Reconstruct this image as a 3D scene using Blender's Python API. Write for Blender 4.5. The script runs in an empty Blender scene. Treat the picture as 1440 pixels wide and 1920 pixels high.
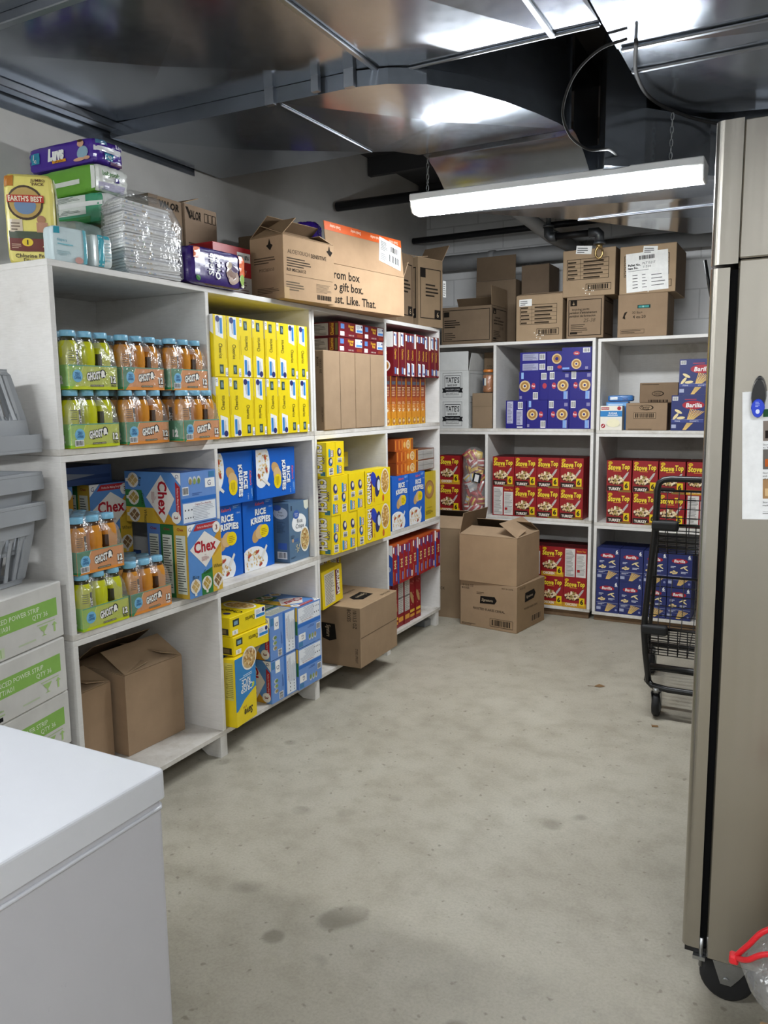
import bpy, bmesh, math, random
from mathutils import Vector, Matrix, Euler
sc = bpy.context.scene
COL = sc.collection
R = math.radians
rnd = random.Random(7)
PI = math.pi

# ------------------------------------------------------------------ camera, world, exposure
def make_camera():
    yaw, pit, rol = R(27.98), R(7.947), R(-0.736)
    F = Vector((-math.sin(yaw)*math.cos(pit), math.cos(yaw)*math.cos(pit), -math.sin(pit)))
    Rt = Vector((math.cos(yaw), math.sin(yaw), 0)); U = Rt.cross(F)
    R2 = Rt*math.cos(rol)+U*math.sin(rol); U2 = -Rt*math.sin(rol)+U*math.cos(rol)
    cam = bpy.data.cameras.new('camera'); o = bpy.data.objects.new('camera', cam); COL.objects.link(o)
    m = Matrix((( R2.x, U2.x, -F.x, 2.094), (R2.y, U2.y, -F.y, -2.8433), (R2.z, U2.z, -F.z, 1.4747), (0, 0, 0, 1)))
    o.matrix_world = m
    cam.sensor_fit = 'VERTICAL'; cam.sensor_height = 24.0; cam.lens = 24.0*1491.94/1920
    cam.clip_start = 0.02
    sc.camera = o
make_camera()
w = bpy.data.worlds.new('world'); sc.world = w; w.use_nodes = True
w.node_tree.nodes['Background'].inputs[0].default_value = (0.75, 0.85, 1.0, 1)
w.node_tree.nodes['Background'].inputs[1].default_value = 0.03
sc.view_settings.view_transform = 'Standard'; sc.view_settings.look = 'None'
sc.view_settings.gamma = 1.0; sc.view_settings.use_curve_mapping = False
sc.view_settings.exposure = 3.0
LAMP_POWER = 11.0          # radiance of the lit lamp cover over the aisle
NEAR_POWER = 13.0          # radiance of the lamp behind the camera and the fill lamp added beside it
LAMP_COLOUR = (0.93, 0.97, 1.0)
try:
    sc.cycles.max_bounces = 8; sc.cycles.transparent_max_bounces = 16; sc.cycles.use_denoising = True
    sc.cycles.caustics_reflective = False; sc.cycles.caustics_refractive = False
    sc.cycles.sample_clamp_indirect = 6.0
except Exception: pass

# ------------------------------------------------------------------ colour and materials
def s2l(c): return c/12.92 if c <= 0.04045 else ((c+0.055)/1.055)**2.4
_cc = {}
def hx(h):
    if not isinstance(h, str): return h
    if len(h) == 3: h = ''.join(c*2 for c in h)
    if h not in _cc:
        _cc[h] = tuple(s2l(int(h[i:i+2], 16)/255) for i in (0, 2, 4))+(1.0,)
    return _cc[h]
class NT:
    def __init__(s, name):
        s.m = bpy.data.materials.new(name); s.m.use_nodes = True; s.t = s.m.node_tree
        s.t.nodes.clear(); s.out = s.n('ShaderNodeOutputMaterial')
        s.b = s.n('ShaderNodeBsdfPrincipled'); s.l(s.b.outputs[0], s.out.inputs[0])
    def n(s, t, **k):
        x = s.t.nodes.new(t)
        for a, v in k.items(): setattr(x, a, v)
        return x
    def l(s, a, b): s.t.links.new(a, b)
    def set(s, **k):
        for a, v in k.items(): s.b.inputs[a.replace('_', ' ')].default_value = v
        return s
    def coord(s, scale=(1, 1, 1)):
        c = s.n('ShaderNodeTexCoord'); mp = s.n('ShaderNodeMapping'); mp.inputs['Scale'].default_value = scale
        s.l(c.outputs['Object'], mp.inputs[0]); return mp.outputs[0]
    def noise(s, co, scale, detail=4, rough=0.6):
        x = s.n('ShaderNodeTexNoise'); x.inputs['Scale'].default_value = scale; x.inputs['Detail'].default_value = detail
        x.inputs['Roughness'].default_value = rough; s.l(co, x.inputs['Vector']); return x.outputs[0]
    def ramp(s, v, stops):
        x = s.n('ShaderNodeValToRGB'); e = x.color_ramp.elements
        e[0].position, e[0].color = stops[0][0], hx(stops[0][1]); e[1].position, e[1].color = stops[-1][0], hx(stops[-1][1])
        for p, c in stops[1:-1]: k = e.new(p); k.color = hx(c)
        s.l(v, x.inputs[0]); return x.outputs[0]
    def mix(s, a, b, f, mode='MIX'):
        x = s.n('ShaderNodeMix', data_type='RGBA', blend_type=mode)
        for v, i in ((f, 0), (a, 6), (b, 7)):
            if isinstance(v, (int, float, tuple)): x.inputs[i].default_value = v
            else: s.l(v, x.inputs[i])
        return x.outputs[2]
    def bump(s, h, st=0.3, d=0.01):
        x = s.n('ShaderNodeBump'); x.inputs['Strength'].default_value = st; x.inputs['Distance'].default_value = d
        s.l(h, x.inputs['Height']); s.l(x.outputs[0], s.b.inputs['Normal'])
G = lambda v: (v, v, v, 1)
MAT = {}
def attr_mat(name, rough, spec=0.4, vary=0.0, nscale=60, coat=0.0, bump=0.0, sat=1.0):
    t = NT(name); a = t.n('ShaderNodeAttribute', attribute_name='Col'); c = a.outputs['Color']
    if vary:
        co = t.coord(); nz = t.noise(co, nscale, 5)
        c = t.mix(c, t.ramp(nz, [(0.25, (1-vary,)*3+(1,)), (0.75, (1+vary*.3,)*3+(1,))]), 1.0, 'MULTIPLY')
        if bump: t.bump(nz, bump, 0.002)
    if sat < 1:
        hs = t.n('ShaderNodeHueSaturation'); hs.inputs['Saturation'].default_value = sat; hs.inputs['Value'].default_value = 0.97; t.l(c, hs.inputs['Color']); c = hs.outputs[0]
    t.l(c, t.b.inputs['Base Color']); t.set(Roughness=rough, Specular_IOR_Level=spec, Coat_Weight=coat)
    MAT[name] = t.m
attr_mat('card', 0.42, 0.4, 0.06, 25)
attr_mat('kraft', 0.85, 0.15, 0.14, 9, 0.0, 0.0, 0.83)
attr_mat('plastic', 0.33, 0.5)
attr_mat('gloss', 0.2, 0.5, 0.08, 18, 0.2, 0.25)
attr_mat('matte', 0.9, 0.1, 0.1, 40)
def m_paint():
    t = NT('white_paint'); co = t.coord((1, 1, 1)); n1 = t.noise(co, 3.0, 6, 0.65); n2 = t.noise(t.coord((6, 6, 60)), 4, 4)
    c = t.ramp(n1, [(0.22, 'b9b4ac'), (0.36, 'dddad5'), (0.55, 'e6e4e1'), (1, 'ebeae8')])
    c = t.mix(c, t.ramp(n2, [(0.3, G(0.86)), (0.6, G(1.0))]), 0.5, 'MULTIPLY')
    t.l(c, t.b.inputs['Base Color']); t.set(Roughness=0.55, Specular_IOR_Level=0.35); t.bump(n2, 0.15, 0.003); MAT['paint'] = t.m
m_paint()
def m_shelf_floor():
    t = NT('worn_white_paint'); n1 = t.noise(t.coord((1.2, 1.2, 1)), 6.0, 7, 0.7)
    c = t.ramp(n1, [(0.3, '9c958a'), (0.42, 'cbc6be'), (0.6, 'dedbd6'), (1, 'e4e2de')])
    t.l(c, t.b.inputs['Base Color']); t.set(Roughness=0.6, Specular_IOR_Level=0.3); MAT['worn'] = t.m
m_shelf_floor()
def m_concrete():
    t = NT('concrete'); co = t.coord()
    a = t.noise(co, 1.1, 5, 0.6); b = t.noise(co, 9, 8, 0.7); d = t.noise(co, 120, 3, 0.6)
    c = t.ramp(a, [(0.3, 'a59f90'), (0.5, 'b0aa9b'), (0.72, 'bab5a7')])
    c = t.mix(c, t.ramp(b, [(0.3, 'b5b0a4'), (0.55, 'ffffff')]), 0.35, 'MULTIPLY')
    c = t.mix(c, t.ramp(d, [(0.3, G(0.62)), (0.6, G(1.0))]), 0.35, 'MULTIPLY')
    v = t.n('ShaderNodeTexVoronoi', feature='SMOOTH_F1'); v.inputs['Scale'].default_value = 5.2
    mp = t.mix(co, t.n('ShaderNodeTexNoise').outputs['Color'], 0.12); t.l(mp, v.inputs['Vector'])
    st = t.ramp(v.outputs['Distance'], [(0.0, G(1.0)), (0.11, G(0.9)), (0.17, G(0.0))])
    gate = t.ramp(t.noise(co, 2.3, 2), [(0.5, G(0)), (0.62, G(1))])
    f = t.mix(st, gate, 1.0, 'MULTIPLY')
    c = t.mix(c, hx('5b5547'), t.mix(f, G(0.55), 1.0, 'MULTIPLY'))
    sp = t.ramp(t.noise(co, 34, 2, 0.4), [(0.68, G(0)), (0.74, G(1))])
    c = t.mix(c, hx('6f685a'), t.mix(sp, G(0.55), 1.0, 'MULTIPLY'))
    t.l(c, t.b.inputs['Base Color']); t.set(Specular_IOR_Level=0.35)
    t.l(t.ramp(b, [(0.3, G(0.42)), (0.7, G(0.62))]), t.b.inputs['Roughness']); t.bump(b, 0.12, 0.004); MAT['concrete'] = t.m
m_concrete()
def m_wall(name, col, block):
    t = NT(name); co = t.coord(); n = t.noise(co, 7, 5)
    c = t.ramp(n, [(0.2, tuple(x*.9 for x in hx(col)[:3])+(1,)), (0.7, col)])
    if block:
        br = t.n('ShaderNodeTexBrick'); br.inputs['Scale'].default_value = 1.0
        for k, v in (('Brick Width', 0.4), ('Row Height', 0.2), ('Mortar Size', 0.006), ('Mortar Smooth', 0.6)): br.inputs[k].default_value = v
        c2 = t.n('ShaderNodeTexCoord'); sx = t.n('ShaderNodeSeparateXYZ'); cx = t.n('ShaderNodeCombineXYZ')
        t.l(c2.outputs['Object'], sx.inputs[0]); t.l(sx.outputs['X'], cx.inputs['X']); t.l(sx.outputs['Z'], cx.inputs['Y']); t.l(cx.outputs[0], br.inputs['Vector'])
        br.inputs['Color1'].default_value = G(1); br.inputs['Color2'].default_value = G(1); br.inputs['Mortar'].default_value = G(0.55)
        c = t.mix(c, br.outputs['Color'], 0.5, 'MULTIPLY'); t.bump(br.outputs['Color'], 0.5, 0.004)
    else: t.bump(n, 0.05, 0.003)
    t.l(c, t.b.inputs['Base Color']); t.set(Roughness=0.6, Specular_IOR_Level=0.3); MAT[name] = t.m
m_wall('wall_smooth', 'd3d1cd', False); m_wall('wall_block', 'e2e2e2', True); m_wall('ceiling_dark', '4a4a4c', False)
def m_metal(name, base, r0, r1, nsc, stretch=(1, 1, 1), spangle=0.12, big=0.15, metal=1.0):
    t = NT(name); co = t.coord(stretch); n = t.noise(co, nsc, 3); n2 = t.noise(t.coord(), 1.7, 4)
    c = t.mix(hx(base), t.ramp(n, [(0.3, G(1-spangle)), (0.7, G(1))]), 1.0, 'MULTIPLY')
    c = t.mix(c, t.ramp(n2, [(0.3, G(1-big)), (0.7, G(1))]), 1.0, 'MULTIPLY')
    t.l(c, t.b.inputs['Base Color']); t.set(Metallic=metal)
    t.l(t.ramp(n, [(0.3, G(r0)), (0.7, G(r1))]), t.b.inputs['Roughness']); MAT[name] = t.m
m_metal('galv', '9097a1', 0.15, 0.19, 26, (1, 1, 1), 0.07, 0.12, 0.84)
m_metal('galv_edge', '9da1a8', 0.34, 0.4, 30, (1, 1, 1), 0.06)
m_metal('stainless', 'b8b3aa', 0.2, 0.26, 40, (1, 1, 0.02), 0.05, 0.06)
m_metal('steel', 'b9bbbd', 0.3, 0.4, 80)
def simple(name, col, rough, metal=0.0, spec=0.5, coat=0.0, vary=0.0):
    t = NT(name); t.set(Roughness=rough, Metallic=metal, Specular_IOR_Level=spec, Coat_Weight=coat)
    n = t.noise(t.coord(), 14, 4); c = t.ramp(n, [(0.3, tuple(x*(1-vary) for x in hx(col)[:3])+(1,)), (0.7, col)])
    t.l(c, t.b.inputs['Base Color']); MAT[name] = t.m
simple('black', '131315', 0.35, vary=0.1); simple('rubber', '1b1b1d', 0.7, vary=0.15); simple('grey_plastic', 'a3a7ac', 0.42, vary=0.05)
simple('dark_plastic', '2a2b2e', 0.5); simple('enamel', 'd9dbe1', 0.3, coat=0.1, vary=0.02); simple('enamel_side', 'c6c6cc', 0.42, vary=0.02)
simple('white_metal', 'e6e8ea', 0.35); simple('iron', '5d6166', 0.45, 0.7, vary=0.2); simple('pale_pipe', '9a9b9c', 0.6, vary=0.1)
simple('black_iron', '232427', 0.5, 0.5, vary=0.2); simple('brass', 'b39a68', 0.35, 0.9); simple('pine', '7a6046', 0.8, vary=0.35)
simple('amber', 'c8862c', 0.18, coat=0.3); simple('lime', 'bcc61d', 0.18, coat=0.3); simple('cap_blue', '86c3e2', 0.35); simple('dark_liquid', '3d3a2c', 0.2)
simple('void', '050506', 0.8, spec=0.1); simple('zip_red', 'd5202a', 0.35); simple('snack_orange', 'b9743a', 0.5, vary=0.4); simple('leaf', '7a5c3a', 0.8)
def m_lamp():
    for nm, pw in (('lamp', LAMP_POWER), ('lamp_near', NEAR_POWER)):
        t = NT(nm); t.set(Base_Color=G(0.9), Roughness=0.4); t.b.inputs['Emission Color'].default_value = LAMP_COLOUR+(1,)
        t.b.inputs['Emission Strength'].default_value = pw; MAT[nm] = t.m
    t = NT('lamp_lens'); t.set(Base_Color=G(0.55), Roughness=0.25, Alpha=0.6); MAT['lens'] = t.m
m_lamp()
def m_film(name, haze, rough, colr=(1, 1, 1, 1)):
    t = NT(name); t.t.nodes.remove(t.b); tr = t.n('ShaderNodeBsdfTransparent'); gl = t.n('ShaderNodeBsdfGlossy'); di = t.n('ShaderNodeBsdfDiffuse')
    gl.inputs['Roughness'].default_value = rough; di.inputs[0].default_value = colr
    n = t.noise(t.coord((1, 1, 0.6)), 16, 4, 0.6); bp = t.n('ShaderNodeBump'); bp.inputs['Strength'].default_value = 1.0; bp.inputs['Distance'].default_value = 0.02
    t.l(n, bp.inputs['Height']); t.l(bp.outputs[0], gl.inputs['Normal'])
    m1 = t.n('ShaderNodeMixShader'); m1.inputs[0].default_value = haze; t.l(tr.outputs[0], m1.inputs[1]); t.l(di.outputs[0], m1.inputs[2])
    lw = t.n('ShaderNodeLayerWeight'); lw.inputs[0].default_value = 0.5; t.l(bp.outputs[0], lw.inputs['Normal'])
    fr = t.ramp(lw.outputs['Facing'], [(0.0, G(0.07)), (0.6, G(0.14)), (1.0, G(0.6))])
    m2 = t.n('ShaderNodeMixShader'); t.l(fr, m2.inputs[0]); t.l(m1.outputs[0], m2.inputs[1]); t.l(gl.outputs[0], m2.inputs[2])
    t.l(m2.outputs[0], t.out.inputs[0]); MAT[name] = t.m
m_film('film', 0.1, 0.2); m_film('cloudy_film', 0.09, 0.2); m_film('jar_plastic', 0.04, 0.08)

# ------------------------------------------------------------------ mesh building
class M:
    """collects coloured polygons and becomes one mesh"""
    def __init__(s, *mats): s.v = []; s.f = []; s.c = []; s.k = []; s.mats = mats or ('card',); s.sm = []
    def poly(s, pts, c='cccccc', k=0, smooth=False):
        i = len(s.v); s.v += [tuple(p) for p in pts]; s.f.append(tuple(range(i, i+len(pts)))); s.c.append(hx(c)); s.k.append(k); s.sm.append(smooth)
    def mesh_from(s, vs, fs, c, k=0, smooth=False):
        i = len(s.v); s.v += [tuple(p) for p in vs]
        for f in fs: s.f.append(tuple(i+j for j in f)); s.c.append(hx(c)); s.k.append(k); s.sm.append(smooth)
    def box(s, x0, y0, z0, x1, y1, z1, c='cccccc', k=0, T=None, ch=0.0):
        if ch > 0: return s.chbox(x0, y0, z0, x1, y1, z1, c, k, T, ch)
        P = [Vector((x, y, z)) for z in (z0, z1) for y in (y0, y1) for x in (x0, x1)]
        if T is not None: P = [T @ p for p in P]
        cs = c if isinstance(c, dict) else {}
        base = cs.get('all', 'cccccc') if cs else c
        for nm, q in (('bottom', (0, 2, 3, 1)), ('top', (4, 5, 7, 6)), ('front', (0, 1, 5, 4)), ('back', (3, 2, 6, 7)), ('left', (2, 0, 4, 6)), ('right', (1, 3, 7, 5))):
            s.mesh_from([P[j] for j in q], [(0, 1, 2, 3)], cs.get(nm, base), k)
    def chbox(s, x0, y0, z0, x1, y1, z1, c, k=0, T=None, r=0.002):
        """box with chamfered edges"""
        b = bmesh.new(); bmesh.ops.create_cube(b, size=1)
        for v in b.verts: v.co = ((x0+x1)/2+v.co.x*(x1-x0), (y0+y1)/2+v.co.y*(y1-y0), (z0+z1)/2+v.co.z*(z1-z0))
        bmesh.ops.bevel(b, geom=list(b.edges)+list(b.verts), offset=r, segments=1 if r < 0.006 else 3, affect='EDGES', profile=0.5)
        cs = c if isinstance(c, dict) else None
        for f in b.faces:
            n = f.normal
            if cs:
                a = max(range(3), key=lambda i: abs(n[i])); nm = (('left', 'right'), ('front', 'back'), ('bottom', 'top'))[a][1 if n[a] > 0 else 0]
                col = cs.get(nm, cs.get('all', 'cccccc'))
            else: col = c
            pts = [v.co.copy() for v in f.verts]
            if T is not None: pts = [T @ p for p in pts]
            s.mesh_from(pts, [tuple(range(len(pts)))], col, k, False)
        b.free()
    def lathe(s, prof, c, n=24, k=0, T=None, cols=None):
        rings = []
        i0 = len(s.v)
        for r, z in prof:
            for j in range(n):
                a = 2*PI*j/n; p = Vector((r*math.cos(a), r*math.sin(a), z)); s.v.append(tuple(T @ p if T is not None else p))
        for q in range(len(prof)-1):
            cc = cols[q] if cols else c
            for j in range(n):
                a = i0+q*n+j; b = i0+q*n+(j+1) % n
                s.f.append((a, b, b+n, a+n)); s.c.append(hx(cc)); s.k.append(k); s.sm.append(True)
        s.f.append(tuple(i0+j for j in range(n-1, -1, -1))); s.c.append(hx(cols[0] if cols else c)); s.k.append(k); s.sm.append(False)
        s.f.append(tuple(i0+(len(prof)-1)*n+j for j in range(n))); s.c.append(hx(cols[-1] if cols else c)); s.k.append(k); s.sm.append(False)
    def tube(s, pts, r, c='222222', n=8, k=0, close=True):
        pts = [Vector(p) for p in pts]; i0 = len(s.v); up = None
        for i, p in enumerate(pts):
            d = ((pts[min(i+1, len(pts)-1)]-p).normalized()+(p-pts[max(i-1, 0)]).normalized()).normalized()
            if up is None: up = Vector((0, 0, 1)) if abs(d.z) < 0.9 else Vector((1, 0, 0))
            a = d.cross(up).normalized(); b = a.cross(d).normalized(); up = b
            for j in range(n):
                t = 2*PI*j/n; s.v.append(tuple(p+a*r*math.cos(t)+b*r*math.sin(t)))
        for i in range(len(pts)-1):
            for j in range(n):
                a = i0+i*n+j; b = i0+i*n+(j+1) % n
                s.f.append((a, b, b+n, a+n)); s.c.append(hx(c)); s.k.append(k); s.sm.append(True)
        if close:
            s.f.append(tuple(i0+j for j in range(n-1, -1, -1))); s.f.append(tuple(i0+(len(pts)-1)*n+j for j in range(n)))
            s.c += [hx(c)]*2; s.k += [k]*2; s.sm += [False]*2
    def prism(s, pts, z0, z1, c='cccccc', k=0, T=None):
        n = len(pts); A = [Vector((p[0], p[1], z0)) for p in pts]; B = [Vector((p[0], p[1], z1)) for p in pts]
        if T is not None: A = [T @ p for p in A]; B = [T @ p for p in B]
        s.mesh_from(A+B, [tuple(range(n-1, -1, -1)), tuple(range(n, 2*n))]+[(i, (i+1) % n, n+(i+1) % n, n+i) for i in range(n)], c, k)
    def mesh(s, name):
        me = bpy.data.meshes.new(name); me.from_pydata(s.v, [], s.f)
        for m in s.mats: me.materials.append(MAT[m])
        me.polygons.foreach_set('material_index', s.k); me.polygons.foreach_set('use_smooth', s.sm)
        at = me.color_attributes.new('Col', 'FLOAT_COLOR', 'CORNER'); buf = []
        for f, c in zip(s.f, s.c): buf += list(c)*len(f)
        at.data.foreach_set('color', buf); me.update(); return me
def obj(name, m, parent=None, loc=(0, 0, 0), rz=0.0, rot=None):
    me = m.mesh(name) if isinstance(m, M) else m
    o = bpy.data.objects.new(name, me); COL.objects.link(o); o.location = loc
    o.rotation_euler = rot if rot else (0, 0, rz)
    if parent: o.parent = parent
    return o
def tag(o, label, cat, group=None):
    o['label'] = label; o['category'] = cat
    if group: o['group'] = group
    return o
def thing(name, label, cat, loc=(0, 0, 0), rz=0.0, group=None, rot=None):
    o = bpy.data.objects.new(name, None); COL.objects.link(o); o.location = loc; o.rotation_euler = rot if rot else (0, 0, rz)
    o.empty_display_size = 0.05
    return tag(o, label, cat, group)
def single(name, m, label, cat, loc=(0, 0, 0), rz=0.0, group=None, rot=None):
    return tag(obj(name, m, None, loc, rz, rot), label, cat, group)
def struct(name, m, loc=(0, 0, 0)):
    o = obj(name, m, None, loc); o['kind'] = 'structure'; return o
def dup(o, parent=None):
    c = o.copy(); COL.objects.link(c)
    if parent: c.parent = parent
    for ch in list(o.children): dup(ch, c)
    return c
ORD = ['first', 'second', 'third', 'fourth', 'fifth', 'sixth', 'seventh', 'eighth', 'ninth', 'tenth', 'eleventh', 'twelfth']

# ------------------------------------------------------------------ printing on faces
_tx = {}
def text_geo(s, bold=0.0, shear=0.0):
    key = (s, bold, shear)
    if key not in _tx:
        cu = bpy.data.curves.new('lettering', 'FONT'); cu.body = s; cu.offset = bold; cu.shear = shear; cu.resolution_u = 2; cu.fill_mode = 'FRONT'
        cu.size = 1.0; cu.space_character = 1.0+bold*1.5
        ob = bpy.data.objects.new('lettering', cu); me = bpy.data.meshes.new_from_object(ob)
        vs = [(v.co.x, v.co.y) for v in me.vertices]; fs = [tuple(p.vertices) for p in me.polygons]
        bpy.data.objects.remove(ob); bpy.data.meshes.remove(me); bpy.data.curves.remove(cu)
        xs = [v[0] for v in vs] or [0]; ys = [v[1] for v in vs] or [0]
        _tx[key] = (vs, fs, min(xs), max(xs), min(ys), max(ys))
    return _tx[key]
class Face:
    """a flat (or gently bulging) printed face: metric x right, y up, drawn in thin layers"""
    def __init__(s, m, O, U, V, W, H, bulge=None, k=0, e=0.00035):
        s.m, s.O, s.U, s.V, s.W, s.H, s.b, s.k, s.e = m, Vector(O), Vector(U), Vector(V), W, H, bulge, k, e
        s.N = s.U.cross(s.V); s.x = (1, 0, 0); s.y = (0, 1, 0)
    def turn(s, q):
        f = Face(s.m, s.O, s.U, s.V, s.W, s.H, s.b, s.k, s.e); q %= 4
        if q == 1: f.O = s.O+s.U*s.W; f.U, f.V = s.V, -s.U; f.W, f.H = s.H, s.W
        elif q == 2: f.O = s.O+s.U*s.W+s.V*s.H; f.U, f.V = -s.U, -s.V
        elif q == 3: f.O = s.O+s.V*s.H; f.U, f.V = -s.V, s.U; f.W, f.H = s.H, s.W
        f.N = s.N; return f
    def sub(s, x, y, W, H):
        f = Face(s.m, s.O+s.U*x+s.V*y, s.U, s.V, W, H, None, s.k, s.e); return f
    def P(s, x, y, l):
        h = s.e*l+(len(s.m.f) % 160)*1.5e-6
        if s.b: h += s.b(x/s.W, y/s.H)
        return s.O+s.U*x+s.V*y+s.N*h
    def poly(s, pts, c, l=1): s.m.poly([s.P(x, y, l) for x, y in pts], c, s.k)
    def rect(s, x0, y0, x1, y1, c, l=1):
        if s.b:
            n = 5
            for i in range(n):
                for j in range(n):
                    a, b = x0+(x1-x0)*i/n, x0+(x1-x0)*(i+1)/n; p, q = y0+(y1-y0)*j/n, y0+(y1-y0)*(j+1)/n
                    s.poly([(a, p), (b, p), (b, q), (a, q)], c, l)
        else: s.poly([(x0, y0), (x1, y0), (x1, y1), (x0, y1)], c, l)
    def R(s, x0, y0, x1, y1, c, l=1): s.rect(x0*s.W, y0*s.H, x1*s.W, y1*s.H, c, l)
    def PL(s, pts, c, l=1): s.poly([(x*s.W, y*s.H) for x, y in pts], c, l)
    def disc(s, x, y, rx, ry, c, l=1, n=20, rot=0.0):
        ca, sa = math.cos(rot), math.sin(rot)
        s.poly([(x+rx*math.cos(2*PI*i/n)*ca-ry*math.sin(2*PI*i/n)*sa, y+rx*math.cos(2*PI*i/n)*sa+ry*math.sin(2*PI*i/n)*ca) for i in range(n)], c, l)
    def txt(s, st, x, y, h, c='111111', l=3, w=None, bold=0.0, shear=0.0, rot=0.0, al='c', arc=0.0):
        vs, fs, a, b, p, q = text_geo(st, bold, shear)
        k = h/0.72; kx = k
        if w and (b-a)*kx > w: kx = w/(b-a)
        cx = (a+b)/2 if al == 'c' else a
        cr, sr = math.cos(rot), math.sin(rot); pts = []
        for X, Y in vs:
            u, v = (X-cx)*kx, (Y-0.36)*k
            if arc: v -= arc*(2*u/(w or 1))**2
            pts.append(s.P(x+u*cr-v*sr, y+u*sr+v*cr, l))
        s.m.mesh_from(pts, fs, c, s.k)
    def T(s, st, x, y, h, c='111111', l=3, w=None, **k): s.txt(st, x*s.W, y*s.H, h*s.H, c, l, w*s.W if w else None, **k)
    def lines(s, x0, y0, x1, y1, n, c='777777', l=2, fill=0.45, seed=1):
        g = random.Random(seed); x0 *= s.W; x1 *= s.W; y0 *= s.H; y1 *= s.H; d = (y1-y0)/n
        for i in range(n):
            s.poly([(x0, y0+d*i), (x0+(x1-x0)*g.uniform(.55, 1), y0+d*i), (x0+(x1-x0)*.55, y0+d*(i+fill)), (x0, y0+d*(i+fill))] if 0 else
                   [(x0, y0+d*i), (x0+(x1-x0)*(e := g.uniform(.6, 1)), y0+d*i), (x0+(x1-x0)*e, y0+d*(i+fill)), (x0, y0+d*(i+fill))], c, l)
    def bars(s, x0, y0, x1, y1, c='1a1a1a', l=2, n=14, bg='f2f2f2', vert=True):
        x0 *= s.W; x1 *= s.W; y0 *= s.H; y1 *= s.H
        if bg: s.rect(x0, y0, x1, y1, bg, l)
        g = random.Random(n); p = 0.06
        while p < 0.92:
            q = min(0.94, p+g.uniform(.3, 1.2)/n)
            if vert: s.rect(x0+(x1-x0)*p, y0+(y1-y0)*.12, x0+(x1-x0)*q, y0+(y1-y0)*.9, c, l+1)
            else: s.rect(x0+(x1-x0)*.1, y0+(y1-y0)*p, x0+(x1-x0)*.9, y0+(y1-y0)*q, c, l+1)
            p = q+g.uniform(.3, .9)/n
    def frame(s, x0, y0, x1, y1, t, c, l=2):
        x0 *= s.W; x1 *= s.W; y0 *= s.H; y1 *= s.H
        for a in ((x0, y0, x1, y0+t), (x0, y1-t, x1, y1), (x0, y0, x0+t, y1), (x1-t, y0, x1, y1)): s.rect(*a, c, l)
    def bowl(s, x, y, rx, ry, cer='cda35c', l=2, rim='f4f2ee', n=40, seed=3, rot=0.0, bits=('b98a45', 'e0bd7c', 'f0dcae', 'a8743a'), sz=0.1):
        g = random.Random(seed); s.disc(x, y, rx, ry, rim, l, 28, rot); s.disc(x, y, rx*.88, ry*.86, cer, l+1, 26, rot)
        ca, sa = math.cos(rot), math.sin(rot)
        for i in range(n):
            a, q = g.uniform(0, 2*PI), math.sqrt(g.random())*.78
            u, v = rx*q*math.cos(a), ry*q*math.sin(a); z = sz*min(rx, ry)*1.5
            s.disc(x+u*ca-v*sa, y+u*sa+v*ca, z, z*g.uniform(.5, .9), g.choice(bits), l+2+(i % 3)*.4, 7, g.uniform(0, 3))
def faces(m, w, d, h, k=0, x0=None, bul=None):
    """printed faces of a box whose front bottom centre is the origin, front towards -y"""
    X = -w/2; b = bul or {}
    mk = lambda nm, O, U, V, W, H: Face(m, O, U, V, W, H, b.get(nm), k)
    return {'front': mk('front', (X, 0, 0), (1, 0, 0), (0, 0, 1), w, h), 'right': mk('right', (-X, 0, 0), (0, 1, 0), (0, 0, 1), d, h),
            'left': mk('left', (X, d, 0), (0, -1, 0), (0, 0, 1), d, h), 'back': mk('back', (-X, d, 0), (-1, 0, 0), (0, 0, 1), w, h),
            'top': mk('top', (X, 0, h), (1, 0, 0), (0, 1, 0), w, d)}
def carton(w, d, h, base, art=None, mat='card', ch=0.0016):
    """printed carton: base colour (or per-face dict) plus art = {face: (function, quarter turns)}"""
    m = M(mat); m.chbox(-w/2, 0, 0, w/2, d, h, base, 0, None, ch); fs = faces(m, w, d, h)
    for nm, a in (art or {}).items():
        fn, q = a if isinstance(a, tuple) else (a, 0)
        fn(fs[nm].turn(q))
    return m

# ------------------------------------------------------------------ the room
m = M('concrete'); m.box(-0.75, -4.7, -0.1, 3.4, 3.2, 0.0); struct('floor', m)
m = M('wall_smooth'); m.box(-0.75, -4.7, 0, -0.63, 3.2, 3.1); struct('wall_left', m)
m = M('wall_block'); m.box(-0.63, 3.06, 0, 3.3, 3.2, 3.1); struct('wall_back', m)
m = M('wall_smooth'); m.box(3.3, -4.7, 0, 3.4, 3.2, 3.1); struct('wall_right', m)
m = M('wall_smooth'); m.box(-0.63, -4.7, 0, 3.3, -4.6, 3.1); struct('wall_near', m)
m = M('ceiling_dark'); m.box(-0.75, -4.7, 3.1, 3.4, 3.2, 3.2)
for i in range(10): m.box(-0.62, -4.3+0.8*i, 2.98, 3.29, -4.26+0.8*i, 3.1)
struct('ceiling', m)

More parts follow.
